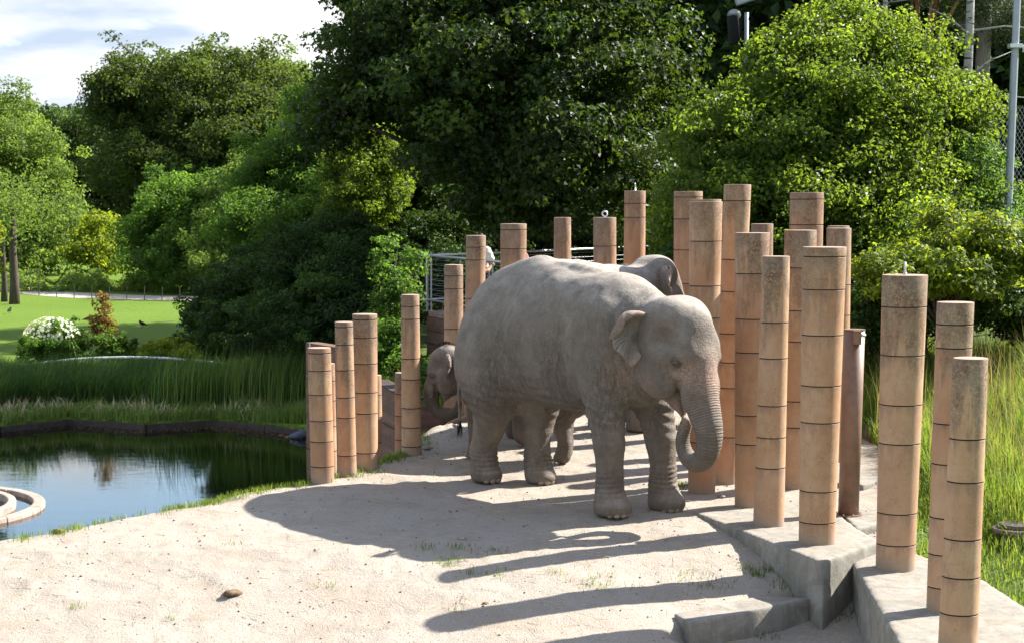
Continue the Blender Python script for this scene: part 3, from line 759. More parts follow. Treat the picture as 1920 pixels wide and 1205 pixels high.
# left group, from the pond towards the elephants
pillar('short leftmost pillar at the pond edge with fine cracks and a thin cap', (596, 653), 44, (603, 906), 44, [663, 696, 741, 790, 829, 876], grime=.35)
pillar('thin pale pillar half hidden behind the leftmost pillar', (612, 682), 29, (616, 893), 30, [715, 752, 800, 846], d=23.4, grime=.3)
pillar('speckled second pillar from the left with a thin cap', (643, 604), 34, (650, 893), 35, [614, 647, 695, 746, 784, 855], grime=.85)
pillar('third pillar from the left with a black drip below its cap', (682, 590), 47, (686, 882), 42, [600, 634, 683, 737, 776, 850], grime=.7)
pillar('low pale pillar peeping out right of the third pillar', (699, 704), 30, (702, 866), 30, [741, 783, 830], d=23.9, grime=.3)
pillar('short dark brown pillar tucked behind the slim pillar left of the calf', (753, 699), 27, (753, 853), 27, [739, 780, 825], d=24.4, grime=1.0, tone=1.0)
pillar('slim tall pillar standing left of the calf elephant', (768, 553), 34, (771, 855), 38, [575, 599, 673, 712, 766, 802, 838], grime=.5)
pillar('pillar rising above the calf elephant in front of the railing post', (850, 497), 35, (850, 790), 37, [518, 542, 617, 680, 740], d=25.0, grime=.7)
pillar('pillar hiding the visitor in the cream shirt', (892, 442), 37, (888, 780), 38, [464, 488, 560, 640], d=26.3, grime=.7)
pillar('wide pillar above the rump of the front elephant', (963, 420), 49, (960, 790), 48, [431, 467, 560, 640, 720], d=25.9, grime=.45)
pillar('narrow pillar without joints above the middle of the elephant back', (1055, 408), 32, (1055, 775), 34, [560, 650], d=26.8, grime=.9)
pillar('pillar topped by an upright steel ring', (1135, 408), 43, (1136, 790), 42, [462, 560, 650], d=25.2, eye='ring', grime=.8)
pillar('tall pillar topped by a small steel hook behind the second elephant', (1192, 358), 40, (1188, 790), 42, [382, 408, 560, 650], d=26.0, eye='hook', grime=.6)
# right group
pillar('pillar with three close joints left of the pair above the trunk', (1293, 359), 54, (1290, 800), 50, [370, 411, 469, 532, 600, 700], d=25.3, grime=.5)
pillar('pillar whose pale top rim just clears the stout pillar in front', (1327, 374), 57, (1318, 850), 50, [420, 520], d=23.6, grime=.3)
pillar('stout pale pillar directly behind the curled trunk', (1327, 378), 62, (1318, 927), 51, [453, 537, 597, 711, 830], grime=.6)
pillar('tallest pillar of the right group with a drum of rusty orange', (1386, 346), 51, (1364, 908), 44, [377, 487, 547, 626, 680, 728, 820], grime=.6, tone=.45)
pillar('short brown pillar glimpsed behind the shoulder of the tallest one', (1432, 420), 41, (1425, 850), 41, [500, 600, 700], d=23.2, grime=1.0, tone=.8)
pillar('stained stout pillar to the right of the tallest pillar', (1415, 437), 65, (1404, 953), 47, [514, 599, 662, 780, 834], grime=1.0)
pillar('slim pillar with a black stained head in front of the stained stout one', (1459, 481), 51, (1445, 988), 58, [606, 673, 762, 822, 879], zb=.012, grime=1.0)
pillar('dark topped pillar half hidden by the great cracked pillar', (1506, 432), 60, (1491, 917), 54, [503, 583, 641, 753, 802], grime=1.0, tone=.6)
pillar('high pillar rising behind the great cracked pillar', (1518, 361), 63, (1508, 880), 58, [374, 422, 520, 610, 720], d=21.6, grime=.8)
pillar('great pale cracked pillar on the corner of the raised slab', (1553, 464), 82, (1537, 1022), 68, [482, 544, 630, 725, 794, 923, 982], zb=.012, grime=.5, tone=.0)
pillar('brown pillar standing behind the brown steel post', (1577, 428), 46, (1572, 880), 42, [535, 592, 700], d=21.3, grime=.7, tone=.5)
pillar('pillar rim peeping out behind the brown pillar by the steel post', (1576, 424), 40, (1571, 850), 38, [520], d=22.4, grime=.9)
pillar('tall dark headed pillar with a steel eye on the lower slab', (1706, 517), 85, (1686, 1072), 73, [577, 668, 761, 834, 965, 1024], zb=-.09, eye='eye', grime=1.0)
pillar('pillar second from the right behind the shortest one', (1800, 568), 69, (1775, 1150), 62, [610, 654, 796, 872, 973, 1042, 1104], zb=-.09, grime=.9)
pillar('shortest rightmost pillar at the front of the lower slab', (1828, 673), 65, (1804, 1232), 74, [825, 906, 1014, 1086, 1155], zb=-.09, grime=.9)

# brown steel post with a lidded box
def steel_post():
    b = on_z(1594, 968, 0.005); r = 19.5 * b.y / FPX; dd = b.y + r
    T = at(1606, 620, dd - r); z0 = 0.005; H = T.z - z0; lean = T.x - b.x
    t = empty('steel_post', (b.x, dd, z0), 'smooth brown steel post with a lidded latch box near its top', 'post')
    MB().tube([(0, 0, 0.012), (lean * .5, 0, H * .5), (lean, 0, H)], r, 40).build('tube', M_BROWNSTEEL, t, smooth=False).data.polygons.foreach_set('use_smooth', [True] * 80 + [False] * 2)
    MB().tube([(0, 0, 0), (0, 0, 0.012)], r * 1.38, 40).build('base_flange', M_BROWNSTEEL, t)
    for k in range(8):
        w = math.tau * (k + .3) / 8
        MB().tube([(math.cos(w) * r * 1.22, math.sin(w) * r * 1.22, 0.012), (math.cos(w) * r * 1.22, math.sin(w) * r * 1.22, 0.026)], 0.009, 6).build('bolt', M_STEEL, t)
    MB().tube([(lean, 0, H), (lean, 0, H + 0.010)], r * 1.04, 40).build('lid', M_BROWNSTEEL, t)
    MB().box((lean + r * .02, -r - 0.020, H - 0.062), (0.072, 0.10, 0.135)).build('latch_box', M_BROWNSTEEL, t, bevel=0.004)
    MB().tube([(lean + r * .02 + .03, -r - .01, H - .045), (lean + r * .02 + .085, -r - .01, H - .045)], 0.017, 12).build('padlock', M_STEEL, t, smooth=True)
steel_post()

# ------------------------------------------------------------------ walls, walkway and railing
def wallbox(name, label, a, b, th, z0, z1, mat, cat='wall', courses=4, cap=None):
    "wall from a to b with cast lifts as separate panels"
    a = Vector(a); b = Vector(b); d = b - a; L_ = d.length; ang = math.atan2(d.y, d.x)
    zt0, zt1 = z1 if hasattr(z1, '__len__') else (z1, z1)
    t = empty(name, (a.x, a.y, z0), label, cat, None, ang)
    n = courses
    for k in range(n):
        f0, f1 = k / n, (k + 1) / n
        g_ = 0.012 if k < n - 1 else 0.0
        V = [(0, -th / 2, f0 * (zt0 - z0)), (L_, -th / 2, f0 * (zt1 - z0)), (L_, th / 2, f0 * (zt1 - z0)), (0, th / 2, f0 * (zt0 - z0)),
             (0, -th / 2, f1 * (zt0 - z0) - g_), (L_, -th / 2, f1 * (zt1 - z0) - g_), (L_, th / 2, f1 * (zt1 - z0) - g_), (0, th / 2, f1 * (zt0 - z0) - g_)]
        MB().add(V, [(0, 3, 2, 1), (4, 5, 6, 7), (0, 1, 5, 4), (1, 2, 6, 5), (2, 3, 7, 6), (3, 0, 4, 7)]).build('panel', mat, t, bevel=0.006)
    if cap:
        V = []
        for x, z in ((-.02, zt0 - z0), (L_ + .02, zt1 - z0)):
            for y in (-th / 2 - .02, th / 2 + .02):
                V += [(x, y, z + .002), (x, y, z + .02)]
        MB().add(V, [(0, 2, 3, 1), (4, 5, 7, 6), (0, 1, 5, 4), (2, 6, 7, 3), (1, 3, 7, 5), (0, 4, 6, 2)]).build('coping', cap, t)
    return t
wa = at(585, 641, 29.2); wb_ = at(648, 651, 28.2)
w1 = wallbox('retaining_wall', 'dark brown end of wall standing behind the leftmost pillars', (wa.x, wa.y), (wb_.x, wb_.y), .22, -2.4, (wa.z, wb_.z), M_BOARD, courses=6)
sg = at(583, 646, 29.0)
tag(MB().box(sg, (0.055, 0.012, 0.075)).build('white_plate', mat_plain('white_enamel', (.75, .75, .75), .4)), 'small white plate on the corner of the dark brown wall', 'plate')
wa = at(712, 714, 26.4); wb_ = at(778, 748, 24.7)
wallbox('retaining_wall', 'dark speckled wall with a sloping top behind the low pale pillar', (wa.x, wa.y), (wb_.x, wb_.y), .22, -2.4, (wa.z, wb_.z), M_BOARD, courses=6, cap=M_TIMBER)
wa = at(780, 757, 24.55); wb_ = at(850, 765, 24.9)
wallbox('retaining_wall', 'short dark wall between the slim pillar and the trunk of the calf', (wa.x, wa.y), (wb_.x, wb_.y), .22, -2.0, (wa.z, wb_.z), M_BOARD, courses=3)
# red ramp wall rising from the sand edge
rp = [at(738, 876, 22.7), at(790, 828, 23.1), at(842, 790, 23.6), at(905, 768, 24.2)]
rw = MB()
for p, q in zip(rp[:-1], rp[1:]):
    o_ = Vector((0.05, 0.24, 0))
    V = [p - Vector((0, 0, 1.2)), q - Vector((0, 0, 1.2)), q + o_ - Vector((0, 0, 1.2)), p + o_ - Vector((0, 0, 1.2)), p, q, q + o_, p + o_]
    rw.add(V, [(0, 1, 5, 4), (4, 5, 6, 7), (2, 3, 7, 6), (0, 3, 2, 1)] + ([(0, 4, 7, 3)] if p is rp[0] else []) + ([(1, 2, 6, 5)] if q is rp[-1] else []))
tag(rw.build('ramp_wall', M_REDWALL), 'red concrete wall climbing from the sand edge below the calf', 'wall')

# walkway deck: corner c0, one side coming nearer (B), one going away (A)
c0 = at(800, 583, 37.0); DZ = c0.z
dirB = (Vector((-0.15, 32.9, 0)) - Vector((-1.6, 37, 0))).normalized()
dirA = (Vector((1.8, 42.3, 0)) - Vector((-1.6, 37, 0))).normalized()
c0 = Vector((-1.66, 37.0, 0)); b1 = c0 + dirB * 9.5; a1 = c0 + dirA * 13.0
wk = empty('walkway', (c0.x, c0.y, DZ), 'raised visitor walkway with reddish deck behind the pillars', 'walkway')
P4 = [c0, b1, b1 + Vector((9, 3, 0)), a1]
for k in range(7):
    f0, f1 = k / 7, (k + 1) / 7 - 0.004
    q = [c0.lerp(b1, f0), c0.lerp(b1, f1), a1.lerp(P4[2], f1), a1.lerp(P4[2], f0)]
    MB().prism([(p.x - c0.x, p.y - c0.y) for p in q], -0.10, 0.0).build('deck_panel', M_REDWALL, wk, bevel=0.005)
wallbox('retaining_wall', 'red brown board marked wall below the visitor walkway', (c0.x + .06, c0.y + .02), (b1.x + .06, b1.y + .02), .2, -1.2, DZ - 0.11, M_BOARD, courses=8)
wallbox('retaining_wall', 'shaded wall under the far side of the visitor walkway', (c0.x + .25, c0.y + .3), (a1.x, a1.y), .2, -1.2, DZ - 0.12, M_BOARD, courses=4)
RZ = 1.10
def railing(label, a, b, n, cols):
    d = (b - a); L_ = d.length; ang = math.atan2(d.y, d.x)
    t = empty('railing', (a.x, a.y, DZ), label, 'railing', None, ang)
    MB().tube([(-0.35, 0, RZ), (L_, 0, RZ)], 0.024, 10).build('top_rail', M_STEEL, t, smooth=True)
    MB().tube([(-0.5, 0.03, 0.22), (L_, 0.03, 0.22)], 0.019, 8).build('bottom_rail', M_STEEL, t, smooth=True)
    for k in range(n + 1):
        x = 0.03 + (L_ - .06) * k / n
        p = MB().box((x, 0.05, RZ / 2 - .02), (0.055, 0.018, RZ - .04)).build('post', M_STEEL, t)
        MB().box((x, 0.05, 0.006), (0.12, 0.09, 0.012)).build('foot_plate', M_STEEL, p)
    for k in range(cols):
        z = 0.32 + (RZ - 0.40) * k / (cols - 1)
        MB().tube([(0, 0.05, z), (L_, 0.05, z)], 0.0025, 4, False).build('wire', M_STEEL, t)
railing('nearer arm of the steel railing, sloping down behind the visitor', c0, b1, 5, 8)
railing('farther arm of the steel railing, running off along the dark trees', c0, a1, 7, 8)

# logs behind the far slab
M_LOGEND = mat_bark('log_wood', (0.36, 0.29, 0.21), (0.22, 0.17, 0.12), (20, 20, 20))
M_LOGBARK = mat_bark('log_bark', (0.10, 0.07, 0.05), (0.2, 0.15, 0.11))
def log(label, px, d, r, ang, L_):
    p = at(px[0], px[1], d); dr = Vector((math.sin(ang), math.cos(ang), 0.02)) * L_
    t = empty('log', p, label, 'log', 'cut logs beside the far slab')
    n = 7; pts = [dr * (k / n) for k in range(n + 1)]
    MB().tube(pts, [r * (1 + .05 * math.sin(k * 2.1)) for k in range(n + 1)], 14).build('bark', M_LOGBARK, t, smooth=True)
    MB().tube([-dr.normalized() * .006, dr.normalized() * .01], r * .93, 14).build('cut_end', M_LOGEND, t)
log('pale cut log lying behind the far slab, the lowest of three', (1629, 836), 22.6, .095, .25, .8)
log('log with its cut end against the tall right pillar', (1653, 826), 22.4, .12, -.1, .7)
log('thin dark log resting on the two others', (1622, 816), 23.0, .07, .6, .7)

# round cover at the right edge of the grass
def cover():
    p = on_z(1921, 984, 0.10); p.y += .2
    t = empty('inspection_chamber', (p.x, p.y, -0.1), 'round rusty inspection chamber with a lid in the grass at the right edge', 'chamber')
    MB().tube([(0, 0, -.1), (0, 0, .10)], .19, 28).build('shaft', M_CONC, t)
    MB().tube([(0, 0, .10), (0, 0, .145)], .25, 28).build('rim', mat_plain('rusty_iron', (.15, .115, .09), .8, .3, 0, .3, 18, .4), t, bevel=.01)
    MB().tube([(0, 0, .145), (0, 0, .185)], .185, 28).build('lid', mat_plain('dark_iron', (.12, .10, .085), .8, .3, 0, .3, 18, .4), t, bevel=.01)
cover()

# lamp pole and speaker pole in the trees
def pole():
    b = at(1889, 420, 30.0); t_ = at(1909, -40, 30.0)
    t = empty('lamp_post', (b.x, b.y, 0.2), 'tall leaning grey steel pole at the right edge', 'pole')
    b = Vector((b.x, b.y, .2)); v = (at(1889, 420, 30) - b); tip = t_ - b + Vector((0.12, 0, 1.6))
    MB().tube([(-.02, 0, 0), v, t_ - b, tip], [.066, .066, .056, .055], 16).build('shaft', M_GREYPOLE, t, smooth=True)
    c = at(1903, 87, 30) - b
    MB().box(c, (.2, .2, .07)).build('clamp', M_STEEL, t, bevel=.01)
    MB().box(c + Vector((.18, -.02, -.04)), (.12, .08, .12)).build('bracket', M_STEEL, t, bevel=.01)
pole()
def speaker():
    b = at(1398, 330, 31.6); tp = at(1400, 24, 31.6)
    b0 = Vector((b.x, b.y, 0.5))
    t = empty('loudspeaker_pole', b0, 'grey pole with a black drum shaped loudspeaker above the birch', 'speaker pole')
    MB().tube([(0, 0, 0), tp - b0], .035, 12).build('pole', M_GREYPOLE, t, smooth=True)
    q = at(1376, 30, 31.6) - b0; q2 = at(1379, 84, 31.6) - b0
    MB().tube([q, q2], .115, 20).build('speaker', M_BLACK, t, smooth=True, bevel=.01)
    MB().tube([q + Vector((0, -.02, .012)), q + Vector((0, .0, .03))], [.115, .10], 20).build('speaker_cap', M_GREYPOLE, t, smooth=True)
    a = at(1372, 18, 31.6) - b0; c = at(1400, 17, 31.6) - b0
    MB().tube([a, c], .008, 6).build('bracket', M_BLACK, t)
    for u in (1372, 1382): MB().tube([at(u, 18, 31.6) - b0, at(u, 27, 31.6) - b0], .006, 6).build('hanger', M_BLACK, t)
    m = at(1398, -1, 31.5) - b0
    MB().box(m, (.34, .2, .12), M=Matrix.Rotation(R(-18), 3, 'Y')).build('floodlight', M_GREYPOLE, t, bevel=.02)
speaker()

# ------------------------------------------------------------------ implicit bodies: blended solids polygonised by surface nets
def rotm(ax, ay, az):
    return np.array((Matrix.Rotation(az, 3, 'Z') @ Matrix.Rotation(ay, 3, 'Y') @ Matrix.Rotation(ax, 3, 'X')))
class Field:
    def __init__(s, lo, hi, h):
        s.lo = np.array(lo, np.float32); s.h = h
        s.n = np.ceil((np.array(hi) - lo) / h).astype(int) + 1
        s.D = np.full(s.n, 1.0, np.float32)
        s.ax = [s.lo[i] + h * np.arange(s.n[i], dtype=np.float32) for i in range(3)]
    def _sub(s, lo, hi):
        a = np.clip(((np.array(lo) - s.lo) / s.h).astype(int), 0, s.n); b = np.clip(((np.array(hi) - s.lo) / s.h).astype(int) + 2, 0, s.n)
        sl = tuple(slice(a[i], b[i]) for i in range(3))
        return sl, s.ax[0][sl[0]][:, None, None], s.ax[1][sl[1]][None, :, None], s.ax[2][sl[2]][None, None, :]
    def _merge(s, sl, d, k, op='u'):
        A = s.D[sl]
        if op == 'u':
            h = np.clip(k - np.abs(A - d), 0, None) / k
            s.D[sl] = np.minimum(A, d) - h * h * k * 0.25
        else:
            h = np.clip(k - np.abs(A + d), 0, None) / k
            s.D[sl] = np.maximum(A, -d) + h * h * k * 0.25
    def cone(s, a, b, ra, rb, k=0.08, op='u'):
        a = np.array(a, np.float32); b = np.array(b, np.float32); m = max(ra, rb) + k + 0.06
        sl, X, Y, Z = s._sub(np.minimum(a, b) - m, np.maximum(a, b) + m)
        d = b - a; l2 = float(d @ d) + 1e-9
        t = np.clip(((X - a[0]) * d[0] + (Y - a[1]) * d[1] + (Z - a[2]) * d[2]) / l2, 0, 1)
        q = np.sqrt((X - a[0] - t * d[0]) ** 2 + (Y - a[1] - t * d[1]) ** 2 + (Z - a[2] - t * d[2]) ** 2) - (ra + (rb - ra) * t)
        s._merge(sl, q, k, op)
    def chain(s, pts, rad, k=0.05):
        for i in range(len(pts) - 1): s.cone(pts[i], pts[i + 1], rad[i], rad[i + 1], k if i == 0 else 0.03)
    def ell(s, c, r, k=0.1, M=None, op='u'):
        c = np.array(c, np.float32); m = max(r) + k + 0.06
        sl, X, Y, Z = s._sub(c - m, c + m)
        x, y, z = X - c[0], Y - c[1], Z - c[2]
        if M is not None: x, y, z = (M[0, 0] * x + M[1, 0] * y + M[2, 0] * z, M[0, 1] * x + M[1, 1] * y + M[2, 1] * z, M[0, 2] * x + M[1, 2] * y + M[2, 2] * z)
        k0 = np.sqrt((x / r[0]) ** 2 + (y / r[1]) ** 2 + (z / r[2]) ** 2)
        k1 = np.sqrt((x / r[0] ** 2) ** 2 + (y / r[1] ** 2) ** 2 + (z / r[2] ** 2) ** 2) + 1e-6
        s._merge(sl, k0 * (k0 - 1) / k1, k, op)
    def mesh(s, relax=2):
        D = s.D; ins = D < 0
        nx, ny, nz = D.shape
        c = np.zeros((nx - 1, ny - 1, nz - 1), np.int8)
        for i in (0, 1):
            for j in (0, 1):
                for k in (0, 1): c += ins[i:nx - 1 + i, j:ny - 1 + j, k:nz - 1 + k]
        act = (c > 0) & (c < 8); idx = np.argwhere(act)
        num = -np.ones(act.shape, np.int64); num[act] = np.arange(len(idx))
        acc = np.zeros((len(idx), 3)); cnt = np.zeros(len(idx))
        cor = [(i, j, k) for i in (0, 1) for j in (0, 1) for k in (0, 1)]
        I = idx.T
        for p in range(8):
            for q in range(p + 1, 8):
                a, b = np.array(cor[p]), np.array(cor[q])
                if np.abs(a - b).sum() != 1: continue
                da = D[I[0] + a[0], I[1] + a[1], I[2] + a[2]]; db = D[I[0] + b[0], I[1] + b[1], I[2] + b[2]]
                m = (da < 0) != (db < 0); t = np.where(m, da / (da - db + 1e-12), 0)
                acc += np.where(m[:, None], a + (b - a) * t[:, None], 0); cnt += m
        V = (idx + acc / cnt[:, None]) * s.h + s.lo
        Q = []
        for ax in range(3):
            sl0 = [slice(None)] * 3; sl1 = [slice(None)] * 3
            sl0[ax] = slice(0, -1); sl1[ax] = slice(1, None)
            e = ins[tuple(sl0)] != ins[tuple(sl1)]
            E = np.argwhere(e); fl = ins[tuple(sl0)][e]
            o1, o2 = [(1, 2), (2, 0), (0, 1)][ax]
            ok = (E[:, o1] > 0) & (E[:, o2] > 0) & (E[:, o1] < D.shape[o1] - 1) & (E[:, o2] < D.shape[o2] - 1)
            E = E[ok]; fl = fl[ok]
            def g_(d1, d2):
                P = E.copy(); P[:, o1] += d1; P[:, o2] += d2
                return num[P[:, 0], P[:, 1], P[:, 2]]
            q = np.stack([g_(-1, -1), g_(0, -1), g_(0, 0), g_(-1, 0)], 1)
            q[~fl] = q[~fl][:, ::-1]
            Q.append(q)
        Q = np.concatenate(Q)
        Q = Q[(Q >= 0).all(1)]
        for _ in range(relax):
            A = np.zeros_like(V); n = np.zeros(len(V))
            for i in range(4):
                for j in ((i + 1) % 4, (i + 3) % 4):
                    for c_ in range(3): A[:, c_] += np.bincount(Q[:, i], V[Q[:, j], c_], len(V))
                    n += np.bincount(Q[:, i], minlength=len(V))
            V = V * 0.5 + 0.5 * A / np.maximum(n, 1)[:, None]
        return V, Q
def vnorm(V, Q):
    n = np.cross(V[Q[:, 2]] - V[Q[:, 0]], V[Q[:, 3]] - V[Q[:, 1]])
    N = np.zeros_like(V)
    for i in range(4):
        for c in range(3): N[:, c] += np.bincount(Q[:, i], n[:, c], len(V))
    return N / (np.linalg.norm(N, axis=1)[:, None] + 1e-12)
def poly_param(V, pts):
    "arc-length position 0..1 and distance of every vertex on a polyline"
    pts = np.array(pts, float); seg = np.linalg.norm(np.diff(pts, axis=0), axis=1); cum = np.concatenate([[0], np.cumsum(seg)])
    best = np.full(len(V), 9.0); T = np.zeros(len(V))
    for i in range(len(seg)):
        d = pts[i + 1] - pts[i]; t = np.clip(((V - pts[i]) @ d) / (d @ d), 0, 1)
        q = np.linalg.norm(V - pts[i] - t[:, None] * d, axis=1); m = q < best
        best = np.where(m, q, best); T = np.where(m, (cum[i] + t * seg[i]) / cum[-1], T)
    return T, best
def smooth_chain(pts, rad, n=5):
    "Catmull-Rom through the joints"
    P = [Vector(p) for p in pts]; out = []; rr = []
    for i in range(len(P) - 1):
        p0 = P[max(i - 1, 0)]; p1 = P[i]; p2 = P[i + 1]; p3 = P[min(i + 2, len(P) - 1)]
        for k in range(n):
            t = k / n
            out.append(0.5 * ((2 * p1) + (p2 - p0) * t + (2 * p0 - 5 * p1 + 4 * p2 - p3) * t * t + (3 * p1 - p0 - 3 * p2 + p3) * t ** 3))
            rr.append(rad[i] + (rad[i + 1] - rad[i]) * t)
    out.append(P[-1]); rr.append(rad[-1])
    return out, rr

# ear drawn on the near side of the front elephant, kept in body coordinates so that the others can wear it too
A1_O = Vector((0.62, 19.37, float(g(0.62, 19.37)))); A1_YAW = math.atan2(-0.764, 0.645)
A1_M = Matrix.Translation(A1_O) @ Matrix.Rotation(A1_YAW, 4, 'Z'); A1_I = A1_M.inverted()
def earp(cu, cv, d):
    return A1_I @ at(1130 + cu / 3.346, 540 + cv / 3.346, d)
def ear_mesh():
    out = [(275, 165, 18.10), (262, 240, 18.10), (265, 330, 18.10), (250, 400, 18.06), (232, 450, 18.02), (182, 494, 17.98), (150, 462, 17.96), (112, 412, 17.95), (68, 382, 17.95), (62, 330, 17.97), (48, 290, 17.99), (78, 235, 17.99), (104, 185, 17.99), (150, 152, 18.01), (215, 146, 18.05)]
    C = Vector((178, 300, 18.06)); n = len(out); rings = 7; V = []; F = []
    m = n * 4
    P, _ = smooth_chain([Vector(o) for o in out + [out[0]]], [0] * (n + 1), 4); P = P[:-1]
    V.append(earp(C.x, C.y, C.z))
    for r in range(1, rings + 1):
        f = r / rings
        for i, p in enumerate(P):
            q = C.lerp(p, f)
            wav = 0.008 * math.sin(i * 0.9) * f * f + 0.006 * math.sin(i * 2.3 + r)
            V.append(earp(q.x, q.y, q.z + 0.035 * math.sin(math.pi * f) * (1 if q.x > 130 else .6) + wav * (1 if q.x < 240 else .2)))
    k = len(P)
    F += [(0, 1 + (i + 1) % k, 1 + i) for i in range(k)]
    for r in range(rings - 1):
        for i in range(k):
            a = 1 + r * k
            F.append((a + i, a + (i + 1) % k, a + k + (i + 1) % k, a + k + i))
    # rolled upper rim
    O = [(272, 158), (240, 146), (200, 142), (150, 146), (118, 165), (95, 195), (75, 245), (44, 300), (40, 318)]
    I_ = [(268, 178), (235, 178), (195, 184), (155, 205), (135, 232), (124, 262), (104, 292), (80, 312), (52, 322)]
    On, _ = smooth_chain([Vector((a, b, 0)) for a, b in O], [0] * 9, 4); In, _ = smooth_chain([Vector((a, b, 0)) for a, b in I_], [0] * 9, 4)
    b0 = len(V); nr = 6
    for i, (o, q) in enumerate(zip(On, In)):
        f = i / (len(On) - 1); amp = 0.055 * math.sin(math.pi * min(1, f * 1.1 + .05)) + .006
        for r in range(nr):
            t = r / (nr - 1); p = o.lerp(q, t)
            V.append(earp(p.x, p.y, 18.06 - .06 * min(1, f * 2) - amp * math.sin(math.pi * (0.1 + .62 * t)) + 0.004 * math.sin(i * 1.1)))
    for i in range(len(On) - 1):
        for r in range(nr - 1):
            a = b0 + i * nr + r
            F.append((a, a + 1, a + nr + 1, a + nr))
    return V, F
EARV, EARF = ear_mesh()
EAR_PIV = A1_I @ at(1209, 620, 18.05)

def add_elephant(name, label, origin, yaw, sc, pose, skin, h=0.016, slope=-0.043, extra=None):
    f = Field((-1.95, -0.85, -0.16), (2.35, 0.85, 2.62), h)
    B = f.ell; Cn = f.cone
    # trunk of the body
    f.ell((-0.10, 0, 1.60), (1.12, 0.61, 0.68), 0.1)
    f.ell((0.22, 0, 1.34), (0.58, 0.45, 0.385), 0.15)
    f.ell((-0.42, 0, 1.98), (0.84, 0.37, 0.47), 0.2)
    f.ell((-0.96, 0, 1.52), (0.63, 0.565, 0.70), 0.16)
    f.ell((-0.88, 0, 1.88), (0.46, 0.35, 0.39), 0.18)
    f.ell((0.70, 0, 1.66), (0.56, 0.50, 0.68), 0.2)
    f.ell((0.78, 0, 2.02), (0.30, 0.24, 0.22), 0.2)
    Cn((-1.3, 0, 1.95), (-1.48, 0, 1.62), 0.16, 0.10, 0.2)
    # backbone: low ridge
    f.chain([(-1.15, 0, 2.13), (-0.5, 0, 2.36), (0.1, 0, 2.345), (0.45, 0, 2.27), (0.8, 0, 2.17), (1.15, 0, 2.10)], [0.09] * 6, 0.22)
    # shoulder blades and elbows, haunches
    for s_ in (-1, 1):
        f.ell((0.80, 0.375 * s_, 1.62), (0.27, 0.165, 0.50), 0.07, rotm(0, R(12), 0))
        f.ell((-0.98, 0.42 * s_, 1.36), (0.36, 0.20, 0.50), 0.08)
        f.ell((0.30, 0.14 * s_, 1.98), (0.55, 0.30, 0.31), 0.2)
    for nm in ('FR', 'FL', 'HR', 'HL'):
        L_ = pose[nm]; y = L_[0][1]
        f.chain(L_, L_['r'] if isinstance(L_, dict) else pose[nm + 'r'], 0.13)
        fx, fy, fz = L_[-1]
        top = L_[-2]
        if nm[0] == 'F':
            f.cone((fx, fy, fz + 0.17), (fx + 0.045, fy, fz - 0.015), 0.125, 0.175, 0.08)
            f.ell((fx + 0.085, fy, fz - 0.03), (0.165, 0.165, 0.085), 0.06)
        else:
            f.cone((fx - .01, fy, fz + 0.17), (fx + 0.035, fy, fz - 0.02), 0.13, 0.152, 0.08)
            f.ell((fx + 0.08, fy, fz - 0.04), (0.14, 0.14, 0.075), 0.06)
    # neck and chest
    HP = np.array(pose.get('head', (0, 0, 0)), float)
    hp = lambda x, y, z: (x + HP[0], y + HP[1], z + HP[2])
    Cn((0.85, 0, 1.78), hp(1.45, 0, 1.75), 0.46, 0.34, 0.16)
    Cn((0.95, 0, 1.50), hp(1.38, 0, 1.50), 0.36, 0.24, 0.14)
    f.ell((1.06, 0, 1.28), (0.20, 0.26, 0.26), 0.12)
    # head
    f.ell(hp(1.54, 0, 1.79), (0.35, 0.33, 0.355), 0.10)
    for s_ in (-1, 1):
        f.ell(hp(1.545, 0.125 * s_, 1.91), (0.25, 0.19, 0.215), 0.09)
        f.ell(hp(1.78, 0.15 * s_, 1.68), (0.145, 0.12, 0.17), 0.07, rotm(0, R(-12), 0))       # brow over the eye
        f.ell(hp(1.45, 0.25 * s_, 1.58), (0.22, 0.12, 0.26), 0.10)                              # hinge of the jaw
        f.ell(hp(1.47, 0.19 * s_, 1.36), (0.25, 0.14, 0.20), 0.08, rotm(0, R(25), 0))          # cheek
        f.ell(hp(1.81, 0.235 * s_, 1.585), (0.085, 0.06, 0.04), 0.06, rotm(0, R(20), 0))         # upper orbit
        f.ell(hp(1.77, 0.225 * s_, 1.41), (0.085, 0.055, 0.045), 0.06, rotm(0, R(20), 0))          # lower orbit
        f.ell(hp(1.66, 0.36 * s_, 1.74), (0.13, 0.10, 0.10), 0.10, None, 's')                   # hollow temple
        f.ell(hp(1.86, 0.17 * s_, 1.24), (0.085, 0.055, 0.20), 0.05, rotm(0, R(4), 0))          # tusk sheath fold
    f.ell(hp(1.72, 0, 1.56), (0.26, 0.27, 0.24), 0.08)
    f.ell(hp(1.80, 0, 1.80), (0.14, 0.17, 0.22), 0.09)
    # lower jaw and lip
    Cn(hp(1.38, 0, 1.38), hp(1.57, 0, 1.17), 0.21, 0.125, 0.08)
    Cn(hp(1.57, 0, 1.17), hp(1.645, 0, 0.975), 0.09, 0.030, 0.06)
    # mouth opening between lip and trunk
    f.ell(hp(1.70, 0, 1.10), (0.038, 0.13, 0.16), 0.03, rotm(0, R(14), 0), 's')
    tp, tr = smooth_chain(pose['trunk'], pose['trunk_r'], 4)
    f.chain([tuple(p) for p in tp], tr, 0.06)
    for fn in (extra or []): fn(f)
    # flat soles on the ground plane
    X, Z = f.ax[0][:, None, None], f.ax[2][None, None, :]
    k = 0.03; pl = (slope * X - 0.0) - Z + 0 * f.D
    hh = np.clip(k - np.abs(f.D - pl), 0, None) / k
    f.D = np.maximum(f.D, pl) + hh * hh * k * 0.25
    V, Q = f.mesh(2); N = vnorm(V, Q)
    T, dist = poly_param(V, [tuple(p) for p in tp])
    rad = np.interp(T, np.linspace(0, 1, len(tr)), tr)
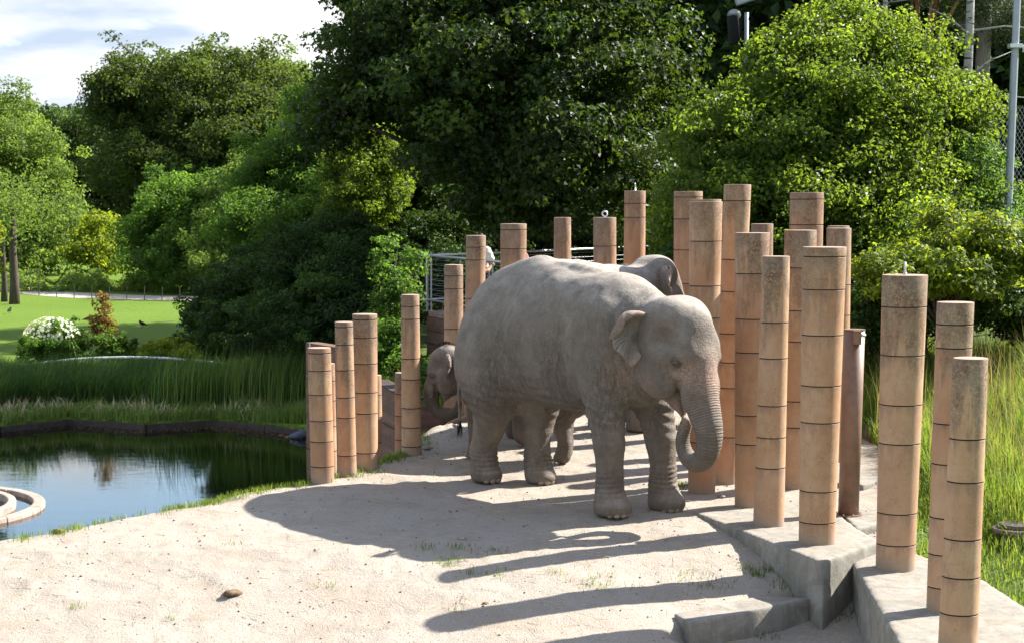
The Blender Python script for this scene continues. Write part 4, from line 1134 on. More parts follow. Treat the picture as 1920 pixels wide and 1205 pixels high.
    tt = np.where(dist < rad * 1.55 + 0.02, T, 0); tt = np.where(T < 0.02, 0, tt)
    x, y, z = V.T
    # folds: rings on the trunk, creases round wrists and ankles, slack skin on flank and armpit
    dz = np.zeros(len(V))
    low = np.exp(-((z - 0.30) / 0.11) ** 2) * (tt == 0) * (z < 0.6)
    dz += 0.0065 * low * np.sin(z * 130 + 2.5 * np.sin(8 * x + 3) + 2 * np.sin(9 * y))
    knee = np.exp(-((z - 0.95) / 0.22) ** 2) * (np.abs(y) > 0.15) * (tt == 0) * (x < 1.25)
    dz += 0.008 * knee * np.sin(z * 60 + 9 * x + 3 * np.sin(6 * y + 4 * x))
    fl = np.exp(-(((x + 0.45) / 0.30) ** 2 + ((z - 1.35) / 0.42) ** 2)) + 0.9 * np.exp(-(((x - 0.35) / 0.2) ** 2 + ((z - 1.35) / 0.4) ** 2))
    dz += 0.007 * fl * np.sin(x * 62 - z * 20 + 2.2 * np.sin(5 * z + 3 * x))
    nk = np.exp(-(((x - 1.22) / 0.16) ** 2 + ((z - 1.7) / 0.5) ** 2))
    dz += 0.007 * nk * np.sin(x * 75 + 12 * z + 1.5 * np.sin(8 * z))
    fc = np.exp(-(((x - HP[0] - 1.70) / 0.16) ** 2 + ((z - HP[2] - 1.38) / 0.16) ** 2)) * (np.abs(y - HP[1]) > 0.1)
    dz += 0.0035 * fc * np.sin(z * 110 - 60 * x)
    lump = sum(np.sin(x * a + 1.7 * i) * np.sin(y * b + i) * np.sin(z * c + 2 * i) for i, (a, b, c) in enumerate([(7, 9, 8), (13, 11, 9), (19, 23, 17)])) / 3
    dz += 0.010 * lump * (tt == 0)
    V = V + N * dz[:, None]
    me = mesh_np(name + '_body', V * sc, Q, True)
    side_ = np.clip(np.abs(y) * 4 - .4, 0, 1)
    fattr(me, 'fold', np.clip(1.1 * fl * side_ + 0.9 * knee + 0.9 * nk + 0.7 * low + .6 * fc + .22 * side_ * (z > .9) + 0.8 * np.exp(-(((x - 1.0) / .14) ** 2 + ((z - 1.25) / .25) ** 2)), 0, 1) * (tt < .12))
    fattr(me, 'trunk_t', tt)
    pk = np.zeros(len(V))
    for c, r_, w in [(hp(1.92, 0, 1.38), 0.22, 0.85), (hp(1.86, -0.2, 1.42), 0.15, 0.8), (hp(1.70, 0, 1.02), 0.16, 0.8), (hp(1.95, 0, 1.2), 0.16, .5), ((1.15, -0.3, 1.4), 0.2, 0.35), (hp(1.42, -.3, 1.3), .14, .3)]:
        pk = np.maximum(pk, w * np.exp(-(((V - np.array(c)) ** 2).sum(1)) / r_ ** 2))
    fattr(me, 'pink', pk)
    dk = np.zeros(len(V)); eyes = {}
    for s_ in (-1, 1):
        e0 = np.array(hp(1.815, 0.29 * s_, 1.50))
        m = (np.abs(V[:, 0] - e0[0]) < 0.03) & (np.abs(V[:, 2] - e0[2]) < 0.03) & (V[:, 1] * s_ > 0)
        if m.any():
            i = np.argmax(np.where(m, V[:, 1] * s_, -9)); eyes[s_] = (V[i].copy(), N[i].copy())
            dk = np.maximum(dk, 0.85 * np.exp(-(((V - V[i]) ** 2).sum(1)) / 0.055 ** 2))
    mc = np.array(hp(1.675, 0, 1.10)); dk = np.maximum(dk, 0.9 * np.exp(-(((V - mc) / np.array([.035, .09, .12])) ** 2).sum(1)))  # shade of the mouth opening put into the colour
    fattr(me, 'eye_dark_mouth_shade', dk)
    t = empty('elephant', origin, label, 'elephant', None, yaw)
    t.location = origin
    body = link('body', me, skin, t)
    for s_, (p, nrm) in eyes.items():
        p = Vector(p) * sc; nv = Vector(nrm).normalized(); up = Vector((0.12, 0, 1)); fw = up.cross(nv).normalized() * (1 if s_ > 0 else -1)
        up = nv.cross(fw).normalized() * 1; 
        if up.z < 0: up = -up
        c = p - nv * 0.006 * sc
        mb = MB(); r_ = 0.030 * sc; n1, n2 = 10, 14
        Vv = []; 
        for i in range(n1 + 1):
            a = math.pi * i / n1
            for j in range(n2):
                b = math.tau * j / n2
                Vv.append(c + nv * (math.cos(a) * r_) + (fw * math.cos(b) * 1.15 + up * math.sin(b)) * math.sin(a) * r_)
        Ff = [(i * n2 + j, (i + 1) * n2 + j, (i + 1) * n2 + (j + 1) % n2, i * n2 + (j + 1) % n2) for i in range(n1) for j in range(n2)]
        mb.add(Vv, Ff).build('eye', M_EYE, t, smooth=True)
        lm = MB()
        for (amp, rr_, push, w) in ((0.021, 0.009, 0.019, 0.050), (-0.019, 0.0075, 0.017, 0.047), (0.038, 0.007, 0.014, 0.064), (-0.035, 0.0065, 0.010, 0.060), (0.055, 0.006, 0.011, 0.075), (-0.050, 0.006, 0.006, 0.07)):
            pts = []
            for k in range(13):
                q = -1 + 2 * k / 12
                pts.append(c + fw * (q * w * sc) + up * (amp * (1 - q * q) * sc - 0.010 * q * sc) + nv * ((push + 0.006) * (1 - 0.75 * q * q) - 0.003) * sc)
            lm.tube(pts, [max(0.0015, rr_ * (1 - 0.75 * abs(-1 + 2 * k / 12) ** 2)) * sc for k in range(13)], 7)
        ob = lm.build('eyelids', skin, t, smooth=True)
        fattr(ob.data, 'eye_dark_mouth_shade', np.full(len(ob.data.vertices), 0.30)); fattr(ob.data, 'pink', np.full(len(ob.data.vertices), 0.1))
    # ears
    for s_ in (-1, 1):
        Vv = [Vector(v) for v in EARV]; q = []
        for v in Vv:
            w = v.copy()
            if s_ == 1: w.y = -w.y
            q.append((w + Vector(HP)) * sc)
        Fq = EARF if s_ == -1 else [tuple(reversed(f_)) for f_ in EARF]
        mb = MB(); mb.add(q, Fq); o = mb.build('ear', skin, t, smooth=True)
        so = o.modifiers.new('thickness', 'SOLIDIFY'); so.thickness = 0.014 * sc; so.offset = 0
        sb = o.modifiers.new('subd', 'SUBSURF'); sb.levels = 1; sb.render_levels = 2
        nn = len(o.data.vertices); dist_ = np.array([(v - Vector(EARV[0])).length for v in Vv])
        fattr(o.data, 'pink', np.clip((dist_ - 0.13) * 4, 0, 0.55))
    # tail
    tl, tlr = smooth_chain(pose['tail'], pose['tail_r'], 5)
    o = MB().tube([p * sc for p in tl], [r_ * sc for r_ in tlr], 10).build('tail', skin, t, smooth=True)
    tf = MB(); e = tl[-1] * sc; rs = random.Random(3)
    for k in range(46):
        w = k * 2.4; st = e + Vector((math.cos(w) * .008, math.sin(w) * .008, 0.10 * sc * (k % 7) / 7)); L_ = rs.uniform(.10, .17) * sc
        tf.tube([st, st + Vector((math.cos(w) * .018, math.sin(w) * .018, -L_ * .5)), st + Vector((math.cos(w) * .022, math.sin(w) * .022, -L_))], [.0022, .002, .0006], 3, False)
    tag(tf.build('tail_tuft', M_BLACK, o), kind='stuff')
    # toenails
    for nm in ('FR', 'FL', 'HR', 'HL'):
        fx, fy, fz = pose[nm][-1]
        for a_ in ((-62, -34, -6, 22, 50) if nm[0] == 'F' else (-52, -18, 16, 48)):
            w = R(a_ if fy < 0 else -a_ if False else a_)
            k_ = 1.0 if nm[0] == 'F' else 0.86; cx = fx + 0.075 + 0.158 * k_ * math.cos(w); cy = fy + 0.152 * k_ * math.sin(w); zz = slope * cx + 0.036
            d = Vector((math.cos(w), math.sin(w), 0.25)).normalized(); sd_ = Vector((-math.sin(w), math.cos(w), 0))
            u_ = d.cross(sd_); Vv = []; n1, n2 = 6, 12
            for i in range(n1 + 1):
                a = math.pi * 0.5 * i / n1
                for j in range(n2):
                    b = math.tau * j / n2
                    Vv.append((Vector((cx, cy, zz)) + d * (math.cos(a) * 0.020 - 0.010) + (sd_ * math.cos(b) * 0.036 + Vector((0, 0, 1)) * math.sin(b) * 0.034) * math.sin(a)) * sc)
            Ff = [(i * n2 + j, (i + 1) * n2 + j, (i + 1) * n2 + (j + 1) % n2, i * n2 + (j + 1) % n2) for i in range(n1) for j in range(n2)]
            MB().add(Vv, Ff).build('toenail', M_NAIL, t, smooth=True)
    return t

def legs(FR, FL, HR, HL, lift=0.0):
    "joint chains from the feet positions (x, y)"
    p = {}
    for nm, (x, y) in (('FR', FR), ('FL', FL)):
        s_ = -1 if nm[1] == 'R' else 1
        z0 = -0.043 * x
        p[nm] = [(0.80, 0.27 * s_, 1.42), (0.83 * .6 + x * .4, 0.30 * s_ * .5 + y * .5, 1.02), (0.3 * .85 + x * .7 + .02, y, 0.66), (x + 0.01, y, 0.36), (x, y, 0.20 + z0), (x, y, 0.10 + z0)]
        p[nm + 'r'] = [0.28, 0.205, 0.156, 0.130, 0.124, 0.135]
    for nm, (x, y) in (('HR', HR), ('HL', HL)):
        s_ = -1 if nm[1] == 'R' else 1
        z0 = -0.043 * x
        kx = -0.86 * .55 + x * .45 + 0.03
        p[nm] = [(-0.96, 0.28 * s_, 1.30), (kx, 0.26 * s_ * .6 + y * .4, 0.92), (x * .75 - .93 * .25 + .02, y, 0.62), (x - 0.02, y, 0.40), (x - .01, y, 0.22 + z0), (x, y, 0.10 + z0)]
        p[nm + 'r'] = [0.37, 0.245, 0.166, 0.136, 0.130, 0.135]
    return p

P1 = legs((0.93, -0.33), (1.02, 0.33), (-1.17, -0.22), (-0.78, 0.22))
P1['trunk'] = [(1.76, 0, 1.56), (1.80, 0, 1.42), (1.868, 0, 1.173), (1.925, 0, 1.02), (1.981, 0, 0.866), (1.974, 0, 0.712), (1.90, 0, 0.585), (1.79, 0, 0.545), (1.675, 0, 0.60), (1.622, 0, 0.73), (1.648, 0, 0.86), (1.69, -.01, 0.93)]
P1['trunk_r'] = [0.20, 0.19, 0.165, 0.145, 0.122, 0.108, 0.095, 0.082, 0.07, 0.06, 0.052, 0.046]
P1['tail'] = [(-1.46, 0, 1.90), (-1.585, -0.08, 1.72), (-1.58, -0.22, 1.40), (-1.545, -0.27, 1.05), (-1.53, -0.27, 0.78), (-1.53, -.27, .62)]
P1['tail_r'] = [0.05, 0.042, 0.028, 0.019, 0.015, 0.010]
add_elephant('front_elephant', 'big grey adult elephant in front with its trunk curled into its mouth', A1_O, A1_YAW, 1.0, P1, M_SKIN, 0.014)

P2 = legs((0.95, -0.30), (0.75, 0.30), (-1.0, -0.25), (-0.75, 0.28))
P2['trunk'] = [(1.80, 0, 1.60), (1.92, 0, 1.40), (1.98, 0, 1.1), (2.02, 0, 0.8), (2.05, 0, 0.5), (2.12, 0, 0.28)]
P2['trunk'] = [(x, y, z + .32) for x, y, z in P2['trunk']]
P2['trunk_r'] = [0.20, 0.175, 0.14, 0.11, 0.085, 0.06]
P2['head'] = (-0.02, 0, 0.32)
P2['tail'] = [(-1.46, 0, 1.90), (-1.6, 0.0, 1.72), (-1.6, 0, 1.40), (-1.58, 0, 1.05), (-1.57, 0, 0.68)]
P2['tail_r'] = [0.05, 0.042, 0.028, 0.019, 0.012]
o2 = Vector((0.72, 22.9, float(g(0.72, 22.9))))
add_elephant('rear_elephant', 'second adult elephant mostly hidden behind the back of the front one', o2, math.atan2(.60, .80), 0.89, P2, M_SKIN, 0.022, 0.03)

P3 = legs((1.00, -0.28), (0.88, 0.28), (-0.85, -0.25), (-0.98, 0.30))
P3['trunk'] = [(1.80, 0, 1.56), (1.90, 0, 1.40), (1.93, 0, 1.17), (1.89, 0, 0.99), (1.76, 0, 0.86), (1.56, 0, 0.84), (1.38, 0, 0.95), (1.33, .02, 1.12)]
P3['trunk_r'] = [0.20, 0.18, 0.14, 0.115, 0.10, 0.085, 0.07, 0.055]
P3['head'] = (0.02, 0.04, 0.12)
P3['tail'] = [(-1.46, 0, 1.90), (-1.58, 0.05, 1.72), (-1.60, .14, 1.40), (-1.57, 0.18, 1.05), (-1.56, .18, 0.66)]
P3['tail_r'] = [0.05, 0.042, 0.032, 0.025, 0.018]
o3 = Vector((0.11, 21.42, float(g(0.11, 21.42)) + .0))
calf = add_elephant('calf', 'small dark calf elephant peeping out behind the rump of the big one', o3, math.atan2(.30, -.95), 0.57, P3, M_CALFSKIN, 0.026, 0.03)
# bristly hair on the calf's crown
rs = random.Random(5); hb = MB()
for k in range(420):
    a = rs.uniform(0, math.tau); r_ = rs.uniform(0, .26)
    x = 1.60 + r_ * math.cos(a) * 1.0; y = .04 + r_ * math.sin(a) * .95; z = 2.325 - 1.6 * r_ * r_
    p = Vector((x, y, z - .02)) * .57; q = p + Vector((rs.uniform(-.012, .016), rs.uniform(-.012, .012), rs.uniform(.015, .032)))
    hb.tube([p, q], [.0012, .0005], 3, False)
tag(hb.build('crown_hair', M_BARK0 if 'M_BARK0' in globals() else M_BLACK, calf), kind='stuff')

# ------------------------------------------------------------------ visitors on the walkway
M_SHIRT = mat_plain('cream_cotton', (0.62, 0.58, 0.50), 0.9, 0.2, 0, 0.05, 14, 0.3)
M_HUMAN = mat_plain('human_skin', (0.42, 0.23, 0.16), 0.55, 0.35, 0, 0.08, 20, 0.1)
M_HAIR = mat_plain('dark_hair', (0.02, 0.014, 0.01), 0.6, 0.4, 0, 0.3, 40, 0.5)
M_TROUSER = mat_plain('dark_trousers', (0.03, 0.035, 0.05), 0.9, 0.2)
M_PINK = mat_plain('pink_cotton', (0.55, 0.22, 0.22), 0.9, 0.2)
def add_person(label, loc, rz, shirt):
    t = empty('person', loc, label, 'person', None, rz)
    def base(f, grow=0.0, part='all'):
        # facing -y, leaning a little on the rail
        k = 0.05; G = grow
        if part in ('all', 'shirt'):
            f.ell((0, 0.02, 1.02), (0.16 + G, 0.115 + G, 0.14 + G), k)
            f.ell((0, -0.02, 1.26), (0.165 + G, 0.12 + G, 0.20 + G), 0.08)
            for s_ in (-1, 1):
                f.cone((0.165 * s_, -0.03, 1.39), (0.235 * s_, -0.05, 1.22), 0.06 + G, 0.052 + G * 1.6, 0.06)
            f.cone((-0.10, -0.03, 1.41), (0.10, -0.03, 1.41), 0.07 + G, 0.07 + G, 0.08)
        if part == 'all':
            for s_ in (-1, 1):
                f.chain([(0.235 * s_, -0.05, 1.24), (0.27 * s_, -0.06, 1.10), (0.21 * s_, -0.22, 0.97), (0.13 * s_, -0.34, 0.96)], [0.047, 0.042, 0.036, 0.026], 0.03)
                f.ell((0.10 * s_, -0.38, 0.955), (0.04, 0.045, 0.018), 0.02)
                for q in range(4):
                    f.cone((0.10 * s_ + (q - 1.5) * 0.019, -0.41, 0.957), (0.09 * s_ + (q - 1.5) * 0.02, -0.455, 0.935 - .004 * abs(q - 1.5)), 0.0095, 0.0085, 0.006)
                f.cone((0.065 * s_, -0.37, 0.955), (0.04 * s_, -0.405, 0.945), 0.011, 0.009, 0.008)
                f.chain([(0.09 * s_, 0.02, 0.92), (0.10 * s_, -0.01, 0.50), (0.10 * s_, 0.02, 0.10)], [0.095, 0.06, 0.042], 0.04)
                f.cone((0.10 * s_, 0.04, 0.045), (0.11 * s_, -0.13, 0.04), 0.045, 0.035, 0.03)
            f.cone((0, -0.03, 1.42), (0, -0.055, 1.54), 0.058, 0.054, 0.03)
            f.ell((0, -0.06, 1.655), (0.076, 0.095, 0.115), 0.03)
            f.ell((0, -0.085, 1.585), (0.052, 0.06, 0.045), 0.03)
            f.cone((0, -0.155, 1.665), (0, -0.172, 1.635), 0.010, 0.016, 0.012)
            for s_ in (-1, 1):
                f.ell((0.078 * s_, -0.05, 1.645), (0.012, 0.022, 0.034), 0.01)
                f.ell((0.031 * s_, -0.148, 1.668), (0.015, 0.012, 0.010), 0.01, None, 's')
            f.ell((0, -0.158, 1.597), (0.026, 0.012, 0.009), 0.006)
    f = Field((-0.4, -0.52, -0.02), (0.4, 0.25, 1.82), 0.011); base(f)
    V, Q = f.mesh(1); link('body', mesh_np('person_body', V, Q, True), M_HUMAN, t)
    f = Field((-0.42, -0.3, 0.85), (0.42, 0.3, 1.55), 0.014); base(f, 0.018, 'shirt')
    f.D = np.maximum(f.D, 0.93 - f.ax[2][None, None, :]); 
    V, Q = f.mesh(1); N = vnorm(V, Q)
    V = V + N * (0.004 * np.sin(V[:, 2] * 60 + 9 * V[:, 0]) + 0.004 * np.sin(V[:, 0] * 50))[:, None]
    link('shirt', mesh_np('person_shirt', V, Q, True), shirt, t)
    f = Field((-0.3, -0.3, 0.05), (0.3, 0.3, 1.1), 0.015)
    for s_ in (-1, 1): f.chain([(0.09 * s_, 0.02, 0.92), (0.10 * s_, -0.01, 0.50), (0.10 * s_, 0.02, 0.12)], [0.108, 0.075, 0.062], 0.04)
    f.ell((0, 0.02, 0.96), (0.165, 0.122, 0.10), 0.05)
    V, Q = f.mesh(1); link('trousers', mesh_np('person_trousers', V, Q, True), M_TROUSER, t)
    f = Field((-0.15, -0.25, 1.45), (0.15, 0.15, 1.85), 0.009)
    f.ell((0, -0.045, 1.685), (0.088, 0.105, 0.105), 0.02); f.ell((0, -0.02, 1.62), (0.082, 0.075, 0.09), 0.03)
    f.ell((0, -0.155, 1.63), (0.07, 0.075, 0.095), 0.02, None, 's')
    V, Q = f.mesh(1); link('hair', mesh_np('person_hair', V, Q, True), M_HAIR, t)
    return t
pp = at(901, 470, 35.6)
v1 = add_person('visitor in a cream short sleeved shirt leaning on the railing behind a pillar', (pp.x, pp.y, DZ), R(-14), M_SHIRT); v1.scale = (.9, .9, .88)
pp = at(972, 480, 34.6)
v2 = add_person('visitor in pink mostly hidden behind the wide pillar above the rump', (pp.x, pp.y, DZ), R(-20), M_PINK); v2.scale = (.86, .86, .82)

# ------------------------------------------------------------------ vegetation
L_MAPLE = mat_leaf('maple_leaf', (0.018, 0.034, 0.010), (0.032, 0.060, 0.016), (0.070, 0.110, 0.026), 0.28, 0.40, (0.16, 0.26, 0.02))
L_DARK = mat_leaf('dark_leaf', (0.020, 0.045, 0.012), (0.036, 0.072, 0.018), (0.065, 0.12, 0.028), 0.25, 0.45, (0.10, 0.17, 0.02))
L_BIRCH = mat_leaf('birch_leaf', (0.032, 0.064, 0.014), (0.055, 0.105, 0.020), (0.19, 0.25, 0.032), 0.42, 0.36, (0.34, 0.45, 0.04))
L_BEECH = mat_leaf('beech_leaf', (0.026, 0.046, 0.013), (0.046, 0.078, 0.018), (0.10, 0.13, 0.028), 0.32, 0.5, (0.22, 0.30, 0.04))
L_LIME = mat_leaf('lime_leaf', (0.07, 0.115, 0.03), (0.11, 0.17, 0.045), (0.18, 0.24, 0.06), 0.38, 0.5, (0.28, 0.38, 0.07))
L_MID = mat_leaf('fresh_leaf', (0.04, 0.085, 0.02), (0.07, 0.135, 0.03), (0.12, 0.20, 0.04), 0.40, 0.45, (0.22, 0.38, 0.04))
L_YELLOW = mat_leaf('yellow_green_leaf', (0.07, 0.11, 0.012), (0.13, 0.185, 0.018), (0.24, 0.28, 0.03), 0.42, 0.45, (0.45, 0.50, 0.03))
L_RED = mat_leaf('reddish_leaf', (0.13, 0.07, 0.03), (0.20, 0.12, 0.04), (0.22, 0.19, 0.05), 0.35, 0.5, (0.4, 0.22, 0.05))
L_WHITE = mat_leaf('white_blossom', (0.55, 0.58, 0.5), (0.7, 0.72, 0.66), (0.8, 0.8, 0.76), 0.2, 0.6, (0.6, 0.6, 0.5))
L_NEEDLE = mat_leaf('pine_needle', (0.025, 0.045, 0.02), (0.04, 0.07, 0.03), (0.07, 0.10, 0.04), 0.15, 0.5, (0.1, 0.14, 0.04))
B_DARK = mat_bark('dark_bark', (0.045, 0.035, 0.028), (0.10, 0.08, 0.065))
B_PINE = mat_bark('pine_bark', (0.20, 0.095, 0.05), (0.36, 0.19, 0.11), (20, 20, 4))
B_BIRCH = mat_bark('birch_bark', (0.26, 0.25, 0.235), (0.36, 0.35, 0.33), (20, 20, 6), True)
B_GREY = mat_bark('grey_bark', (0.11, 0.10, 0.085), (0.20, 0.18, 0.155))

def leaves(name, P, N_, size, mat, parent, r, aspect=0.62, tint=None, fold=0.18, star=False):
    """leaf blades at P with normals N_: folded four-cornered blades, or three-lobed ones when star"""
    n = len(P); size = np.broadcast_to(size, (n,)) * r.uniform(0.65, 1.25, n)
    a = r.normal(size=(n, 3)); N_ = N_ / (np.linalg.norm(N_, axis=1)[:, None] + 1e-9)
    a -= N_ * (a * N_).sum(1)[:, None]; a /= np.linalg.norm(a, axis=1)[:, None] + 1e-9
    b = np.cross(N_, a); L_ = size[:, None]; W = L_ * aspect * 0.5
    if not star:
        V = np.stack([P - a * L_ * .5, P + b * W + N_ * L_ * fold, P + a * L_ * .5 - N_ * L_ * 0.08, P - b * W + N_ * L_ * fold], 1)
        F = np.arange(n * 4).reshape(n, 4)
    else:
        V = np.stack([P - a * L_ * .42, P + b * L_ * .52 + N_ * L_ * fold + a * L_ * .02, P + b * L_ * .16 + a * L_ * .14, P + a * L_ * .55 - N_ * L_ * .1,
                      P - b * L_ * .16 + a * L_ * .14, P - b * L_ * .52 + N_ * L_ * fold + a * L_ * .02], 1)
        I = np.arange(n)[:, None] * 6
        F = np.concatenate([I + np.array([[0, 1, 2, 3]]), I + np.array([[0, 3, 4, 5]])])
    me = mesh_np(name, V.reshape(-1, 3), F)
    t = (tint if tint is not None else 0.5) + r.normal(0, 0.16, n)
    t = np.clip(t, 0, 1)
    fattr(me, 'tint', t if not star else np.concatenate([t, t]), 'FACE')
    return link(name, me, mat, parent)

def lobes_world(lobes):
    out = []
    for (u, v, d, ru, rv, rd) in lobes:
        c = at(u, v, d); k = d / FPX
        out.append((np.array(c), np.array([ru * k, rd, rv * k])))
    return out
def tree(name, label, lobes, mat, leaf, ncl, per, cr, seed, bark=B_DARK, trunk=None, tr=0.18, cat='tree', star=False, group=None, droop=0.0, limbs=14, up=0.5, aspect=0.62, shell=0.45, crownname='crown', rag=0.10):
    r = np.random.default_rng(seed); LW = lobes_world(lobes)
    vol = np.array([l[1].prod() ** (2 / 3) for l in LW]); pick = r.choice(len(LW), ncl, p=vol / vol.sum())
    C0 = np.array([LW[i][0] for i in pick]); RR = np.array([LW[i][1] for i in pick])
    d = r.normal(size=(ncl, 3)); d /= np.linalg.norm(d, axis=1)[:, None]
    rad = r.uniform(0, 1, ncl) ** shell
    # the outline is broken by boughs that reach out and by hollows
    bough = 1 + 0.22 * np.sin(d[:, 0] * 5 + seed) * np.sin(d[:, 2] * 6 + seed * 2) + 0.13 * np.sin(d[:, 1] * 9 + d[:, 0] * 7)
    outl = r.uniform(size=ncl) < rag
    rad = np.where(outl, r.uniform(1.0, 1.22, ncl), rad)
    CC = C0 + d * (rad * bough)[:, None] * RR
    # which way each spray faces
    sz = cr * r.uniform(0.5, 1.3, ncl) * np.where(outl, .6, 1)
    tb = 0.42 + 0.24 * r.normal(size=ncl)
    k = np.maximum(3, (per * (sz / cr) ** 2).astype(int)); idx = np.repeat(np.arange(ncl), k)
    n = len(idx); q = r.normal(size=(n, 3)); q /= np.linalg.norm(q, axis=1)[:, None]
    q = q * (r.uniform(0, 1, n) ** 0.42)[:, None]
    off = q * sz[idx][:, None] * np.array([1.0, 1.0, 0.62])
    P = CC[idx] + off; P[:, 2] -= droop * np.linalg.norm(off[:, :2], axis=1)
    outw = q * 0.9 + d[idx] * 0.35
    N_ = outw + np.array([0, 0, up]) + r.normal(0, 0.55, (n, 3))
    base = Vector((float(np.mean([l[0][0] for l in LW])), float(np.mean([l[0][1] for l in LW])), 0)) if trunk is None else Vector(trunk)
    if trunk is None: base.z = -0.75 if base.x < -2 else float(bank_h(np.array(base.x), np.array(base.y)))
    t = empty(name, base, label, cat, group)
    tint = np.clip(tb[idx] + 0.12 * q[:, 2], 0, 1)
    o = leaves(crownname, P - np.array(base), N_, leaf, mat, t, r, aspect, tint, star=star)
    if limbs:
        mb = MB(); top = max(l[0][2] + l[1][2] * .5 for l in LW) - base.z
        ctr = np.mean([l[0] for l in LW], axis=0) - np.array(base)
        bend = Vector((ctr[0], ctr[1], 0))
        sp = [Vector((0, 0, -0.3)) + bend * 0] + [Vector((bend.x * f ** 1.6 + .06 * math.sin(f * 9 + seed), bend.y * f ** 1.6, top * f)) for f in (0.15, 0.35, 0.55, 0.75, 0.95)]
        rr_ = [tr * 1.25, tr, tr * .82, tr * .62, tr * .4, tr * .15]
        mb.tube(sp, rr_, 10)
        rs = random.Random(seed); far = sorted(range(ncl), key=lambda i: -rad[i])
        for i in (rs.sample(range(ncl), min(limbs, ncl))):
            e = Vector(CC[i]) - base; f = min(.9, max(.12, (e.z * 0.62) / max(.1, top))); j = f * 5
            a = int(j); s0 = sp[min(a, 4)].lerp(sp[min(a + 1, 5)], j - a)
            m1 = s0.lerp(e, .35) + Vector((0, 0, .08 * (e - s0).length)); m2 = s0.lerp(e, .7) + Vector((rs.uniform(-.1, .1), rs.uniform(-.1, .1), .06 * (e - s0).length))
            r0 = tr * (0.42 if rs.random() < .4 else .25)
            mb.tube([s0, m1, m2, e], [r0, r0 * .7, r0 * .42, r0 * .12], 6)
        mb.build('trunk', bark, t, smooth=True)
    return t

# --- far park, left
tree('beech_tree', 'broad old beech with ragged skyline rising highest beyond the lawn', [(330, 190, 151.6, 120, 105, 7.0), (430, 170, 150.0, 100, 95, 7.0), (250, 165, 151.6, 62, 62, 5.6), (300, 300, 148.4, 130, 110, 7.0), (440, 290, 146.8, 130, 110, 7.0), (200, 180, 150.0, 26, 50, 4.2), (530, 260, 148.4, 85, 100, 5.6), (370, 400, 145.3, 190, 110, 7.0)], L_BEECH, 0.34, 1500, 120, 1.4, 11, B_GREY, tr=.5, droop=.2, limbs=40)
tree('beech_tree', 'yellowish crown just right of the highest beech on the skyline', [(520, 160, 160.0, 62, 60, 5.6), (560, 190, 160.0, 60, 80, 5.6), (545, 300, 156.9, 80, 120, 7.0)], L_LIME, 0.34, 380, 110, 1.4, 12, B_GREY, tr=.4, droop=.15, limbs=20)
tree('oak_tree', 'low dark crown on the skyline between the left tree and the beech', [(150, 260, 170.0, 80, 62, 7.0), (110, 250, 170.0, 60, 45, 5.6), (200, 330, 167.0, 100, 110, 7.0), (90, 350, 167.0, 90, 100, 7.0)], L_DARK, 0.45, 340, 130, 1.7, 13, tr=.5, limbs=12)
tree('oak_tree', 'dark crown at the left edge peeping over the pale tree', [(-60, 230, 160.0, 120, 90, 7.0), (-10, 250, 160.0, 50, 60, 7.0), (-80, 380, 156.8, 140, 130, 7.0)], L_DARK, 0.45, 260, 110, 1.6, 14, tr=.5, limbs=8)
tree('lime_tree', 'pale green lime tree with drooping crown at the left edge of the lawn', [(10, 250, 102, 80, 75, 4.2), (55, 320, 101, 85, 80, 4.2), (90, 400, 100, 72, 80, 3.5999999999999996), (30, 430, 101, 90, 85, 4.2), (110, 460, 99, 52, 50, 3.0), (-60, 380, 102, 110, 140, 4.8), (-40, 230, 103, 70, 60, 3.5999999999999996)], L_LIME, 0.20, 1100, 110, 0.80, 15, tr=.16, limbs=30, group=None)
p_ = on_z(28, 569, -.75)
for (u, v, w, lb) in ((27, 570, .17, 'stout bare trunk at the left edge of the lawn, the right one of two'), (8, 566, .11, 'slim bare trunk at the left edge of the lawn, the left one of two')):
    p = on_z(u, v, -.75)
    t = empty('tree', p, lb, 'tree', None)
    MB().tube([(0, 0, -.2), (.02, 0, .8), (-.03, 0, 2.0), (.03, 0, 3.6)], [w * 1.3, w, w * .85, w * .6], 10).build('trunk', B_DARK, t, smooth=True)
    r_ = np.random.default_rng(int(u)); P = r_.normal(size=(2600, 3)) * [.9, 1.0, .6] + [-.6, 0, 3.6]
    leaves('crown', P, r_.normal(size=(2600, 3)) + [0, 0, .6], .15, L_LIME, t, r_)
tree('small_tree', 'small yellow green tree behind the lawn just right of the pale lime', [(185, 440, 90.0, 30, 42, 2.14), (205, 480, 90.0, 28, 35, 2.14), (150, 470, 88.9, 22, 30, 1.61)], L_YELLOW, 0.20, 150, 55, 0.5, 16, tr=.08, limbs=8)
tree('small_tree', 'rounded small tree standing behind the path in front of the dark beech', [(330, 390, 83.3, 62, 75, 3.28), (290, 440, 83.3, 55, 60, 2.9), (380, 430, 82.0, 60, 80, 3.28), (330, 490, 80.7, 90, 55, 3.28), (400, 370, 83.3, 40, 50, 2.52)], L_MID, 0.17, 640, 95, 0.58, 17, tr=.12, limbs=26)
tree('small_tree', 'loose silvery tree leaning behind the dark shrubs at the end of the path', [(430, 400, 81.4, 60, 75, 3.12), (470, 340, 81.4, 50, 60, 2.71), (420, 480, 78.6, 70, 60, 3.25), (510, 410, 78.6, 70, 110, 3.39)], L_LIME, 0.16, 560, 90, 0.56, 18, B_GREY, tr=.12, limbs=30)
